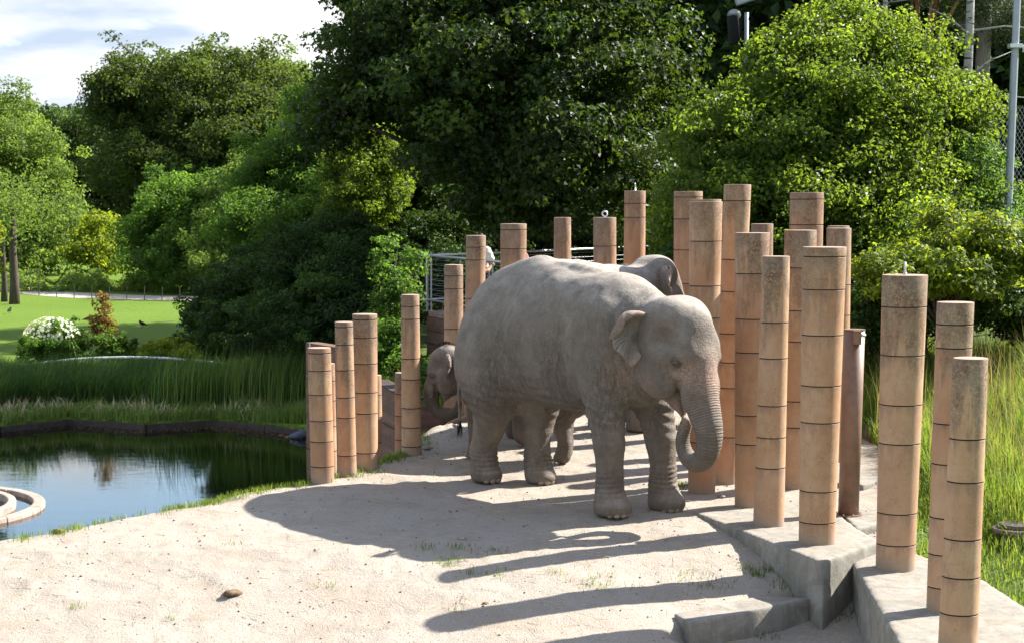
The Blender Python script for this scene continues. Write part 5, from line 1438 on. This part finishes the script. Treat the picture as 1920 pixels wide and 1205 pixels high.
# planting beyond the path
r_ = np.random.default_rng(31); n = 9000
U = r_.uniform(-160, 420, n); D_ = r_.uniform(80, 92, n); P = np.stack([(U - 960) / FPX * D_, D_, -.75 + r_.uniform(0, 1, n) * (0.45 + .35 * np.sin(U * .05) + .25 * np.sin(U * .11))], 1)
tag(leaves('flower_bed', P, r_.normal(size=(n, 3)) + [0, 0, .5], .26, L_LIME, None, r_), kind='stuff')
# shrubs on the near side of the lawn
tree('shrub', 'white flowering shrub on the lawn behind the reeds', [(95, 635, 43.5, 55, 38, .9), (60, 650, 43, 32, 34, .8), (130, 655, 43, 40, 30, .8)], L_MID, 0.085, 170, 60, 0.16, 41, cat='shrub', limbs=10, tr=.02)
ws = bpy.data.objects['shrub']
r_ = np.random.default_rng(42); q = r_.normal(size=(260, 3)); q /= np.linalg.norm(q, axis=1)[:, None]; q[:, 2] = np.abs(q[:, 2]); q[:, 1] = -np.abs(q[:, 1])
c_ = np.array(at(98, 632, 43.4)); leaves('blossom', c_ + q * np.array([.66, .75, .48]) - np.array(ws.location), q, .085, L_WHITE, ws, r_)
tree('shrub', 'upright reddish young tree on the lawn between the white and the green shrubs', [(192, 575, 43, 16, 26, .3), (197, 620, 43, 26, 28, .4), (188, 598, 43, 22, 18, .35)], L_RED, 0.085, 64, 26, 0.16, 43, cat='shrub', limbs=14, tr=.02)
tree('shrub', 'low bright green shrub around the foot of the reddish young tree', [(205, 645, 42.8, 34, 28, .7), (230, 655, 42.8, 24, 24, .6)], L_MID, 0.085, 90, 55, 0.16, 44, cat='shrub', limbs=8, tr=.02)
tree('shrub', 'low bright green shrub row at the right end of the lawn', [(275, 660, 43, 40, 20, .8), (325, 655, 43, 32, 22, .8), (350, 668, 42, 34, 22, .7)], L_YELLOW, 0.08, 140, 45, 0.17, 45, cat='shrub', limbs=6, tr=.02)
tree('sapling', 'young tree with bright leaves cut off by the left edge of the photo', [(-20, 450, 40, 18, 60, .6), (-12, 500, 40, 22, 16, .6)], L_YELLOW, 0.12, 50, 22, 0.2, 46, limbs=10, tr=.03)

# --- middle: dense shrubs right of the lawn
tree('shrub', 'dense dark shrub bulging over the end of the lawn', [(450, 580, 44, 85, 72, 1.6), (405, 570, 47, 52, 62, 1.4), (510, 610, 40, 75, 60, 1.4), (440, 640, 43, 80, 36, 1.1), (490, 520, 46, 90, 60, 1.8), (385, 620, 46, 42, 46, 1.1)], L_DARK, 0.085, 620, 150, 0.30, 51, cat='shrub', limbs=20, tr=.05)
tree('shrub', 'dark shrub mass above the leftmost pillars', [(600, 590, 37.5, 90, 75, 1.7), (560, 520, 40, 100, 80, 1.8), (660, 520, 39, 80, 80, 1.6), (670, 600, 37, 60, 60, 1.4), (640, 450, 41, 90, 60, 1.7)], L_DARK, 0.085, 660, 150, 0.30, 52, cat='shrub', limbs=20, tr=.05)
tree('field_maple', 'mid green tree filling the space between the far beech and the big maple', [(520, 350, 52.1, 85, 100, 2.2), (600, 300, 52.1, 75, 90, 2.2), (480, 420, 50.0, 70, 70, 2.2), (560, 440, 49.0, 90, 70, 2.2), (590, 220, 54.2, 60, 70, 2.2), (630, 400, 49.0, 70, 80, 2.2)], L_MID, 0.10, 850, 150, 0.46, 53, tr=.14, limbs=40)
tree('field_maple', 'sunlit yellow green tree glowing under the left boughs of the big maple', [(700, 300, 46, 62, 62, 1.5), (735, 340, 46, 45, 60, 1.4), (680, 370, 45, 70, 60, 1.5), (640, 330, 47, 40, 60, 1.3)], L_BIRCH, 0.095, 600, 95, 0.30, 54, tr=.1, limbs=30)
tree('shrub', 'dark shrubs behind the raised walkway under the big maple', [(800, 470, 45, 90, 80, 1.8), (880, 420, 46, 100, 80, 1.8), (760, 560, 41, 60, 60, 1.3), (990, 450, 47, 120, 70, 1.8), (1100, 450, 47, 110, 75, 1.8), (1210, 470, 46, 80, 90, 1.8), (860, 500, 44, 90, 60, 1.5)], L_DARK, 0.10, 900, 110, 0.34, 55, cat='shrub', limbs=26, tr=.06)
tree('sapling', 'light green sapling leaning on the left end of the steel railing', [(722, 480, 33, 22, 55, .35), (745, 540, 33, 40, 50, .5), (770, 500, 34, 26, 40, .4), (720, 590, 33, 36, 50, .5)], L_MID, 0.085, 190, 24, 0.17, 56, trunk=(at(735, 700, 33).x, 33, -.7), limbs=30, tr=.035, star=True, up=.9)
tree('shrub', 'leafy weeds growing between the walls left of the calf', [(735, 640, 29, 36, 45, .5), (770, 690, 28.5, 40, 34, .5), (820, 700, 30, 30, 34, .5), (700, 665, 29, 30, 40, .5)], L_MID, 0.075, 180, 36, 0.15, 57, cat='weeds', limbs=6, tr=.015)

# --- the big maple and the woodland behind it
tree('maple_tree', 'huge dark maple spreading over the middle of the scene', [(960, 120, 41, 260, 190, 3.6), (770, 70, 41, 165, 130, 2.8), (690, 150, 41, 85, 95, 2.0), (1160, 110, 40, 150, 170, 2.8), (950, -70, 42, 360, 150, 4.0), (720, -50, 42, 110, 90, 2.4), (850, 260, 40, 130, 100, 2.4), (1060, 290, 39, 150, 130, 2.6), (1180, 330, 40, 90, 120, 2.0), (960, 390, 40, 120, 60, 1.8), (640, 230, 42, 90, 60, 1.6), (1040, 190, 38.5, 100, 80, 1.4), (870, 100, 38.5, 90, 70, 1.3)], L_MAPLE, 0.14, 1350, 115, 0.58, 61, trunk=(at(965, 400, 42).x, 42, 0.0), tr=.30, limbs=70, star=True, shell=.5)
wl = [(2060, 44, L_DARK, 'tall unseen tree added beyond the right edge to shade the maple, nearest the corner'), (2260, 43, L_DARK, 'tall unseen tree added beyond the right edge to shade the maple, second from the corner'), (2480, 44, L_DARK, 'tall unseen tree added beyond the right edge to shade the maple, third from the corner'), (2150, 52, L_DARK, 'tall unseen tree added far beyond the right edge to shade the maple'), (800, 56, L_DARK, 'low dark woodland tree behind the left boughs of the big maple'), (1040, 62, L_YELLOW, 'woodland tree whose lit leaves glimmer through the big maple'), (1230, 58, L_DARK, 'dark woodland tree between the big maple and the birch'),  # first four: unseen trees added to keep sun off the maple
      (1400, 56, L_DARK, 'dark woodland tree behind the loudspeaker pole'), (1580, 58, L_MID, 'woodland tree behind the top of the birch'), (1760, 55, L_DARK, 'dark woodland tree behind the pines at the right'), (1950, 57, L_DARK, 'dark woodland tree at the upper right edge')]
for i, (u, d, m_, lb) in enumerate(wl):
    tree('woodland_tree', lb, [(u, 300, d, 125, 220, 3), (u, 20, d + 1, 135, 210, 3), (u + 20, -200, d, 120, 170, 3)][:1 if u == 800 else 3] + ([(u, 160, d - 2, 110, 200, 2)] if u > 900 else [(u + 30, 160, d - 2, 60, 200, 2)]), m_, 0.42, 330, 42, 1.15, 70 + i, tr=.22, limbs=14, group='dark woodland trees in the background')
# glowing patches of sunlit growth seen through the maple
tree('hazel_bush', 'sunlit hazel glimpsed through a gap low in the big maple', [(905, 350, 50, 34, 50, .9), (870, 380, 50, 26, 30, .8)], L_YELLOW, 0.13, 120, 40, 0.3, 81, cat='bush', limbs=6, tr=.04)

# --- right: birch bush, pines, chestnut leaved bush
tree('birch_tree', 'bushy bright leaved birch filling the upper right behind the pillars', [(1560, 170, 30.5, 150, 110, 1.7), (1470, 250, 30, 130, 110, 1.6), (1640, 220, 30.5, 140, 130, 1.7), (1380, 340, 29.6, 120, 110, 1.5), (1560, 380, 29.6, 190, 130, 1.7), (1300, 420, 29.4, 80, 100, 1.2), (1700, 380, 30, 130, 120, 1.6), (1450, 450, 29.5, 190, 90, 1.5), (1640, 490, 29, 150, 90, 1.4), (1610, 75, 31, 110, 55, 1.1), (1490, 95, 31, 85, 65, 1.1), (1435, 140, 31, 55, 75, 1.0), (1335, 250, 30, 80, 85, 1.1), (1720, 130, 31, 95, 80, 1.2), (1790, 220, 31.5, 80, 75, 1.1), (1570, 30, 31.5, 90, 34, .8)], L_BIRCH, 0.082, 2300, 92, 0.36, 91, trunk=(at(1530, 500, 30.5).x, 30.5, .3), bark=B_BIRCH, tr=.07, limbs=90, droop=.15, aspect=.72, up=.3, rag=.22)
tree('ash_tree', 'darker ash sapling between the birch and the grey pole', [(1790, 290, 31.5, 70, 100, 1.3), (1830, 350, 31, 62, 90, 1.2), (1770, 410, 30.5, 100, 70, 1.3), (1870, 400, 31, 60, 60, 1.1), (1810, 230, 32, 35, 50, .7)], L_MID, 0.10, 620, 62, 0.26, 92, limbs=30, tr=.06, aspect=.35, droop=.3)
tree('pine_tree', 'pine with a reddish trunk above the top of the birch', [(1760, -60, 36, 190, 60, 2.2), (1840, 10, 36, 90, 30, 1.4), (1680, -110, 36, 150, 80, 2), (1890, 45, 36, 60, 26, 1)], L_NEEDLE, 0.13, 420, 150, 0.36, 93, trunk=(at(1676, 300, 36.5).x, 36.5, .5), bark=B_PINE, tr=.155, limbs=5, aspect=.1, up=.8)
def bare(name, label, px, w, bark, seed):
    b = px[0]; p0 = at(*b); t = empty(name, (p0.x, p0.y, .5), label, 'tree', None)
    o = Vector(t.location); pts = [Vector((0, 0, 0))] + [at(*q) - o for q in px]
    mb = MB(); mb.tube(pts, [w * 1.2] + [w * (1 - .1 * i) for i in range(len(px))], 12)
    rs = random.Random(seed)
    for k in range(7):
        f = rs.uniform(.35, .95); j = f * (len(pts) - 1); a = int(j); s = pts[a].lerp(pts[min(a + 1, len(pts) - 1)], j - a)
        dr = Vector((rs.choice((-1, 1)) * rs.uniform(.6, 1.5), rs.uniform(-.5, .3), rs.uniform(-.1, .5)))
        mb.tube([s, s + dr * .5 + Vector((0, 0, .06)), s + dr], [w * .3, w * .2, w * .05], 6)
    mb.build('trunk', bark, t, smooth=True)
    r_ = np.random.default_rng(seed); P = np.array(pts[-1]) + r_.normal(size=(900, 3)) * [.9, .6, .4] + [0, 0, .5]
    leaves('crown', P, r_.normal(size=(900, 3)) + [0, 0, .6], .1, L_NEEDLE if bark is not B_BIRCH else L_MID, t, r_)
bare('birch_tree', 'slender white birch trunk near the upper right corner', [(1812, 200, 34), (1818, 60, 34), (1822, -60, 34)], .085, B_BIRCH, 4)
bare('pine_tree', 'brown pine trunk just right of the white birch trunk', [(1838, 200, 36), (1846, 60, 36), (1852, -70, 36)], .15, B_GREY, 5)
bare('birch_tree', 'thin pale birch trunk left of the reddish pine trunk', [(1658, 130, 34), (1660, 30, 34), (1661, -70, 34)], .05, B_BIRCH, 6)
tree('buckeye_bush', 'yellow green buckeye bush with fingered leaves at the right edge', [(1840, 430, 24.5, 85, 32, .8), (1740, 470, 24.3, 65, 28, .7), (1690, 515, 24, 70, 36, .7), (1800, 505, 24, 90, 40, .8), (1900, 470, 24.5, 60, 50, .8), (1770, 400, 25, 34, 18, .4), (1640, 490, 24.2, 30, 20, .4)], L_YELLOW, 0.12, 380, 48, 0.20, 94, limbs=40, tr=.04, aspect=.34, up=1.1, droop=.55, cat='bush', shell=.35)
tree('shrub', 'dark undergrowth under the yellow green bush', [(1650, 570, 25.5, 70, 70, .9), (1720, 560, 25.5, 80, 60, .9), (1820, 560, 25.6, 100, 50, 1), (1900, 570, 26, 60, 60, 1), (1620, 640, 26, 50, 70, .8)], L_DARK, 0.09, 420, 70, 0.24, 95, cat='shrub', limbs=16, tr=.03)
tree('shrub', 'dark shrub seen between the tops of the right hand pillars', [(1350, 520, 28, 130, 60, 1.0), (1500, 540, 28, 120, 60, 1.0), (1250, 540, 28.5, 100, 70, 1.0), (1600, 560, 27.5, 70, 70, 1), (1130, 590, 29, 100, 50, 1)], L_DARK, 0.09, 500, 70, 0.26, 96, cat='shrub', limbs=16, tr=.03)
# chain link fence at the right edge
fe = empty('chain_link_fence', at(1868, 290, 33.5), 'diamond mesh fence behind the grey pole at the right edge', 'fence')
fw = MB(); o_ = fe.location; W_, H_ = 3.4, 1.5
for k in range(-20, 46):
    for s_ in (1, -1):
        x0 = k * .075; z0, z1 = (0, H_) ; xa, xb = (x0, x0 + H_ * .6) if s_ == 1 else (x0 + H_ * .6, x0)
        fw.tube([(xa, 0, -.65 + z0), (xb, 0.004 * s_, -.65 + z1)], .0022, 3, False)
tag(fw.build('wire_mesh', M_STEEL, fe), kind='stuff')
for k in range(3): MB().tube([(-.9 + k * 2.2, .05, -2.5), (-.9 + k * 2.2, .05, .95)], .025, 8).build('post', M_GREYPOLE, fe, smooth=True)

# --- grasses
def blades(name, P, h, w, mat, r, lean=0.35, tint=None, parent=None, wind=(0, 0)):
    n = len(P); h = np.broadcast_to(h, (n,)) * r.uniform(.55, 1.2, n); a = r.uniform(0, math.tau, n)
    dx, dy = np.cos(a), np.sin(a); sx, sy = -dy * w / 2, dx * w / 2; ln = h * r.uniform(.05, 1.0, n) * lean
    Z0 = np.zeros(n)
    bs = np.stack([sx, sy, Z0], 1)
    mid = np.stack([dx * ln * .3 + wind[0] * h * .2, dy * ln * .3 + wind[1] * h * .2, h * .58], 1)
    tip = np.stack([dx * ln + wind[0] * h, dy * ln + wind[1] * h, h * (1 - .25 * (ln / h) ** 2)], 1)
    V = np.stack([P - bs, P + bs, P + mid + bs * .7, P + mid - bs * .7, P + tip], 1).reshape(-1, 3)
    I = np.arange(n)[:, None] * 5
    me = mesh_np(name, V, [I + np.array([[0, 1, 2, 3]]), I + np.array([[3, 2, 4]])])
    t = np.clip((tint if tint is not None else .4) + r.normal(0, .18, n), 0, 1)
    fattr(me, 'tint', np.concatenate([t, t]), 'FACE')
    return link(name, me, mat, parent)
r_ = np.random.default_rng(101)
def scatter(n, x0, x1, y0, y1, keep):
    X = r_.uniform(x0, x1, n); Y = r_.uniform(y0, y1, n); m = keep(X, Y); return X[m], Y[m]
# reeds on the far bank
X, Y = scatter(70000, -16, -2.6, 35.0, 41.5, lambda x, y: side_dist(x, y, FAR) > 0.0)
s_ = side_dist(X, Y, FAR)
cl = vnoise(X, Y, .8, 51)
hh = np.where(s_ < 1.3, 0.24 + .12 * cl, 0.80 * (1 + .38 * cl)) * (1 + 0.45 * sstep(-6.5, -3.5, X)) * (1 - .35 * sstep(3.0, 5.0, s_) * sstep(-5, -6, X))
tt_ = np.where(s_ < 1.3, .88 + .3 * cl, .38 + .42 * vnoise(X, Y, .55, 6) + .2 * cl)
tag(blades('reeds', np.stack([X, Y, base_z(X, Y)], 1), hh, .022, M_REED, r_, .85, tt_ + .15, wind=(.16, 0)), kind='stuff')
X, Y = scatter(1300, -7, -2.6, 35.6, 38.0, lambda x, y: side_dist(x, y, FAR) > .5)
tag(blades('reed_stalks', np.stack([X, Y, base_z(X, Y)], 1), 1.25, .014, M_REED, r_, .3, .8, wind=(.10, 0)), kind='stuff')
X, Y = scatter(7000, -16, -2.6, 35.2, 38.0, lambda x, y: (side_dist(x, y, FAR) > .1) & (vnoise(x, y, .45, 8) > .05))
tag(blades('dry_reeds', np.stack([X, Y, base_z(X, Y)], 1), .4, .014, M_STRAW, r_, 1.6), kind='stuff')
# grass on the right bank: short near the slabs, long and seeding further off
inb = lambda x, y: (-side_dist(x, y, GBr) > 0.05)
X, Y = scatter(90000, 3.2, 9.5, 12.5, 27.0, inb)
far_ = sstep(16.3, 18.5, Y) * sstep(3.9, 4.7, X)
hh = (0.09 + 0.52 * far_ * np.clip(0.65 + .75 * vnoise(X, Y, .5, 31) + .3 * vnoise(X, Y, 1.6, 35), .15, 2))
tt_ = .45 + .25 * far_ * vnoise(X, Y, .6, 32) + .1 * vnoise(X, Y, 2.5, 33)
Z = bank_z(X, Y)
tag(blades('grass', np.stack([X, Y, Z], 1), hh, .010, M_GRASS, r_, .75, tt_), kind='stuff')
M_SEED = mat_leaf('seeding_stalk', (0.10, 0.11, 0.04), (0.22, 0.19, 0.09), (0.42, 0.35, 0.2), 0.3, 0.6, (0.3, 0.28, 0.12))
X, Y = scatter(3800, 4.2, 8.5, 17.5, 26.5, lambda x, y: inb(x, y) & (vnoise(x, y, .5, 34) > -.1))
tag(blades('seeding_grass', np.stack([X, Y, bank_z(X, Y)], 1), .95, .006, M_SEED, r_, .55), kind='stuff')
X, Y = scatter(40000, -2.4, 5.5, 25.6, 37, inb)
tag(blades('undergrowth', np.stack([X, Y, bank_z(X, Y)], 1), .45, .016, M_GRASS, r_, .7, .3), kind='stuff')
# tufts on the crest of the sand and in the yard
P = []
for i, (u, v) in enumerate([(lerp, 0) for lerp in np.linspace(0, 1, 230)]):
    k = u * (len(shore) - 4); a = int(k); q = shore[min(a, len(shore) - 2)].lerp(shore[min(a + 1, len(shore) - 1)], k - a)
    if r_.random() < (.85 if u > .3 else .35):
        m = int(r_.integers(6, 30)); c = np.array([q.x, q.y]) + r_.normal(0, .06, 2)
        xy = c + r_.normal(0, .05, (m, 2)); P.append(np.column_stack([xy, sand_z(xy[:, 0], xy[:, 1])]))
P = np.concatenate(P); tag(blades('shore_grass', P, .075, .006, M_GRASS, r_, .9, .5), kind='stuff')
P = []
for (u, v, n_, s0) in [(843, 1052, 90, .07), (800, 1026, 40, .08), (862, 1026, 50, .08), (920, 1035, 30, .08), (925, 1075, 40, .08), (880, 1075, 25, .05), (1278, 908, 130, .07), (1262, 915, 60, .08), (1045, 1075, 25, .05), (1118, 1096, 50, .10), (1135, 1090, 40, .12), (1310, 1085, 70, .16), (1330, 1095, 40, .12), (1420, 1078, 60, .05), (1440, 1068, 50, .05), (1470, 1100, 60, .06), (1400, 1062, 40, .05), (1432, 1192, 50, .07), (1585, 1155, 60, .07), (1575, 1140, 40, .06), (620, 1100, 15, .05), (860, 1145, 12, .04), (440, 1020, 12, .05), (140, 1140, 25, .06), (320, 1160, 12, .05), (735, 862, 160, .10), (748, 858, 120, .09), (700, 885, 50, .08), (665, 893, 50, .06), (1245, 795, 60, .1)]:
    c = on_g(u, v); xy = np.array([c.x, c.y]) + r_.normal(0, s0, (n_, 2)); P.append(np.column_stack([xy, sand_z(xy[:, 0], xy[:, 1])]))
P = np.concatenate(P); tag(blades('yard_weeds', P, .05, .006, M_GRASS, r_, 1.0, .4), kind='stuff')
# straw, twigs and pebbles strewn over the sand
mb = MB(); rs = random.Random(9)
for k in range(1500):
    x = rs.uniform(-5.5, 3.4); y = rs.uniform(12.5, 24)
    if side_dist(np.array([x]), np.array([y]), SHORE)[0] > -.1: continue
    z = float(sand_z(np.array([x]), np.array([y]))[0]) + .006; a = rs.uniform(0, math.tau); L_ = rs.uniform(.03, .16) * (1 if rs.random() < .9 else 2)
    d = Vector((math.cos(a), math.sin(a), rs.uniform(-.02, .06))) * L_
    mb.tube([(x, y, z), Vector((x, y, z + .004)) + d * .5, Vector((x, y, z)) + d], [.0016, .002, .001], 3, False)
tag(mb.build('straw_litter', M_STRAW), kind='stuff')
M_PEBBLE = mat_plain('pebble', (0.27, 0.235, 0.20), 0.8, 0.3, 0, 0.35, 9, 0.3)
n = 9000; X = r_.uniform(-6, 3.6, n); Y = r_.uniform(11.5, 25, n); m = side_dist(X, Y, SHORE) < -.05; X, Y = X[m], Y[m]; n = len(X)
s_ = .004 + .012 * r_.uniform(0, 1, n) ** 7
ico = np.array([[0, 0, 1], [.9, 0, .1], [.28, .85, 0], [-.75, .5, .1], [-.7, -.55, 0], [.3, -.85, .1], [0, 0, -1]])
fi = np.array([[0, 1, 2], [0, 2, 3], [0, 3, 4], [0, 4, 5], [0, 5, 1], [6, 2, 1], [6, 3, 2], [6, 4, 3], [6, 5, 4], [6, 1, 5]])
a = r_.uniform(0, math.tau, n); V = ico[None] * s_[:, None, None] * r_.uniform(.7, 1.3, (n, 7, 1))
V = np.stack([V[..., 0] * np.cos(a)[:, None] - V[..., 1] * np.sin(a)[:, None], V[..., 0] * np.sin(a)[:, None] + V[..., 1] * np.cos(a)[:, None], V[..., 2] * .7], -1)
V = V + np.stack([X, Y, sand_z(X, Y) + s_ * .3], 1)[:, None]
F = (np.arange(n)[:, None, None] * 7 + fi[None]).reshape(-1, 3)
tag(link('gravel', mesh_np('gravel', V.reshape(-1, 3), F, True), M_PEBBLE), kind='stuff')
def stone(name, label, u, v, s, cat, mat, sq=.6, seed=1, lift=0.0):
    c = on_g(u, v); f = Field((-s * 1.5,) * 3, (s * 1.5,) * 3, s / 7); rs = random.Random(seed)
    for k in range(6): f.ell((rs.uniform(-.5, .5) * s, rs.uniform(-.5, .5) * s, rs.uniform(-.2, .2) * s), (s * rs.uniform(.35, .7), s * rs.uniform(.35, .6), s * rs.uniform(.3, .5) * sq), s * .15)
    V, Q = f.mesh(1); o = link(name, mesh_np(name, V, Q, True), mat); o.location = (c.x, c.y, c.z + s * .15 + lift)
    return tag(o, label, cat)
M_DUNG = mat_plain('dried_clod', (0.17, 0.12, 0.08), 0.95, 0.1, 0, 0.3, 30, 0.8)
stone('stone', 'pale round stone lying in the shadow of the elephant', 866, 1010, .055, 'stone', M_PEBBLE, seed=2)
stone('clod', 'dried clod of earth on the sunlit sand at the lower left', 436, 1115, .10, 'clod', M_DUNG, seed=3)
stone('clod', 'dark clod on the crest of the sand near the stone rings', 110, 996, .07, 'clod', M_DUNG, seed=4)
stone('stone', 'small dark stone in the sun below the shadow of the elephant', 910, 1131, .028, 'stone', M_DUNG, seed=5)
stone('stone', 'small stone beside the foot of the pillar behind the trunk', 1352, 932, .05, 'stone', M_PEBBLE, seed=6)
b_ = stone('boulder', 'blue grey boulder at the far corner of the pond', 568, 815, .24, 'boulder', mat_plain('slate', (.06, .075, .11), .7), seed=7); q = on_z(566, 820, WATER_Z); b_.location = (q.x, q.y, WATER_Z + .06)
# spoil and roots along the ramp wall
for k, (u, v, s) in enumerate([(775, 848, .07), (800, 842, .08), (828, 828, .10), (850, 822, .07), (815, 850, .05), (790, 858, .05)]):
    stone('clod', ['crumbly clod at the foot of the slim pillar', 'grey clod in the spoil below the ramp wall', 'largest grey clod in the spoil under the calf', 'clod on the spoil nearest the hind foot', 'small clod at the lower edge of the spoil', 'lowest small clod beside the slim pillar'][k], u, v, s, 'clod', M_SAND, seed=20 + k)
# white rope along the back of the reeds
M_WHITE = mat_plain('white_rope', (0.72, 0.73, 0.74), 0.6, 0.3, 0, 0.05, 10, 0.05)
pts = [at(u, v, 41.6) for u, v in [(-90, 706), (-30, 695), (20, 688), (70, 681), (130, 674), (190, 670.5), (250, 669.5), (310, 671), (375, 676), (420, 682)]]
sp_, _ = smooth_chain(pts, [0] * len(pts), 4); o0 = pts[4]
t = empty('rope_barrier', (o0.x, o0.y, -1), 'white rope barrier curving along the back of the reeds', 'rope')
MB().tube([p - t.location for p in sp_], .03, 8).build('rope', M_WHITE, t, smooth=True)
for p in sp_[2::5]: MB().tube([(p.x - t.location.x, p.y - t.location.y, 0), p - t.location], .02, 6).build('stake', M_TIMBER, t)
# low wire fence along the path
pf = empty('wire_fence', on_z(120, 551, -.735), 'thin low fence along the near side of the gravel path', 'fence')
o_ = Vector(pf.location)
for u in range(40, 430, 33):
    v = np.interp(u, [0, 60, 130, 220, 300, 420], [545, 553, 558, 561, 563, 564]) + 1; p = on_z(u, v, -.735) - o_
    MB().tube([p, p + Vector((0, 0, .55))], .018, 5).build('post', M_TIMBER, pf)
# jackdaws on the lawn
def bird(label, u, v, rz, s=1.0, first=None):
    c = on_z(u, v, -.74); t = empty('bird', c, label, 'bird', 'dark birds pecking on the lawn', rz)
    f = Field((-.22, -.09, 0), (.22, .09, .26), .012)
    f.ell((0, 0, .13), (.105, .055, .055), .03, rotm(0, R(-18), 0)); f.ell((.095, 0, .20), (.036, .032, .034), .03); f.cone((.08, 0, .16), (.095, 0, .19), .034, .028, .02)
    f.cone((.12, 0, .198), (.155, 0, .188), .013, .005, .01); f.cone((-.08, 0, .11), (-.20, 0, .085), .035, .014, .03)
    V, Q = f.mesh(1); link('body', mesh_np('bird_body', V, Q, True), M_BLACK, t)
    for y in (-.025, .025): MB().tube([(.01, y, 0), (.005, y, .10)], .006, 5).build('leg', M_BLACK, t)
    return t
bird('dark bird on the lawn left of the reddish young tree', 166, 604, R(20))
bird('dark bird on the lawn right of the reddish young tree', 267, 614, R(150))
bird('dark bird on the lawn near the left edge above the white shrub', 18, 588, R(80))

# leaves and scum drifting against the far edge of the pond
r_ = np.random.default_rng(303); n = 420
X = -9.5 + 6.2 * r_.uniform(0, 1, n) ** .6; Y = np.interp(X, [p.x for p in edge], [p.y for p in edge]) - .12 - np.abs(r_.normal(0, .28, n))
P = np.stack([X, Y, np.full(n, WATER_Z + .006)], 1)
tag(leaves('floating_leaves', P, np.tile([0, 0, 1.0], (n, 1)) + r_.normal(0, .06, (n, 3)), .055, L_RED, None, r_, .7, .5, .03), kind='stuff')
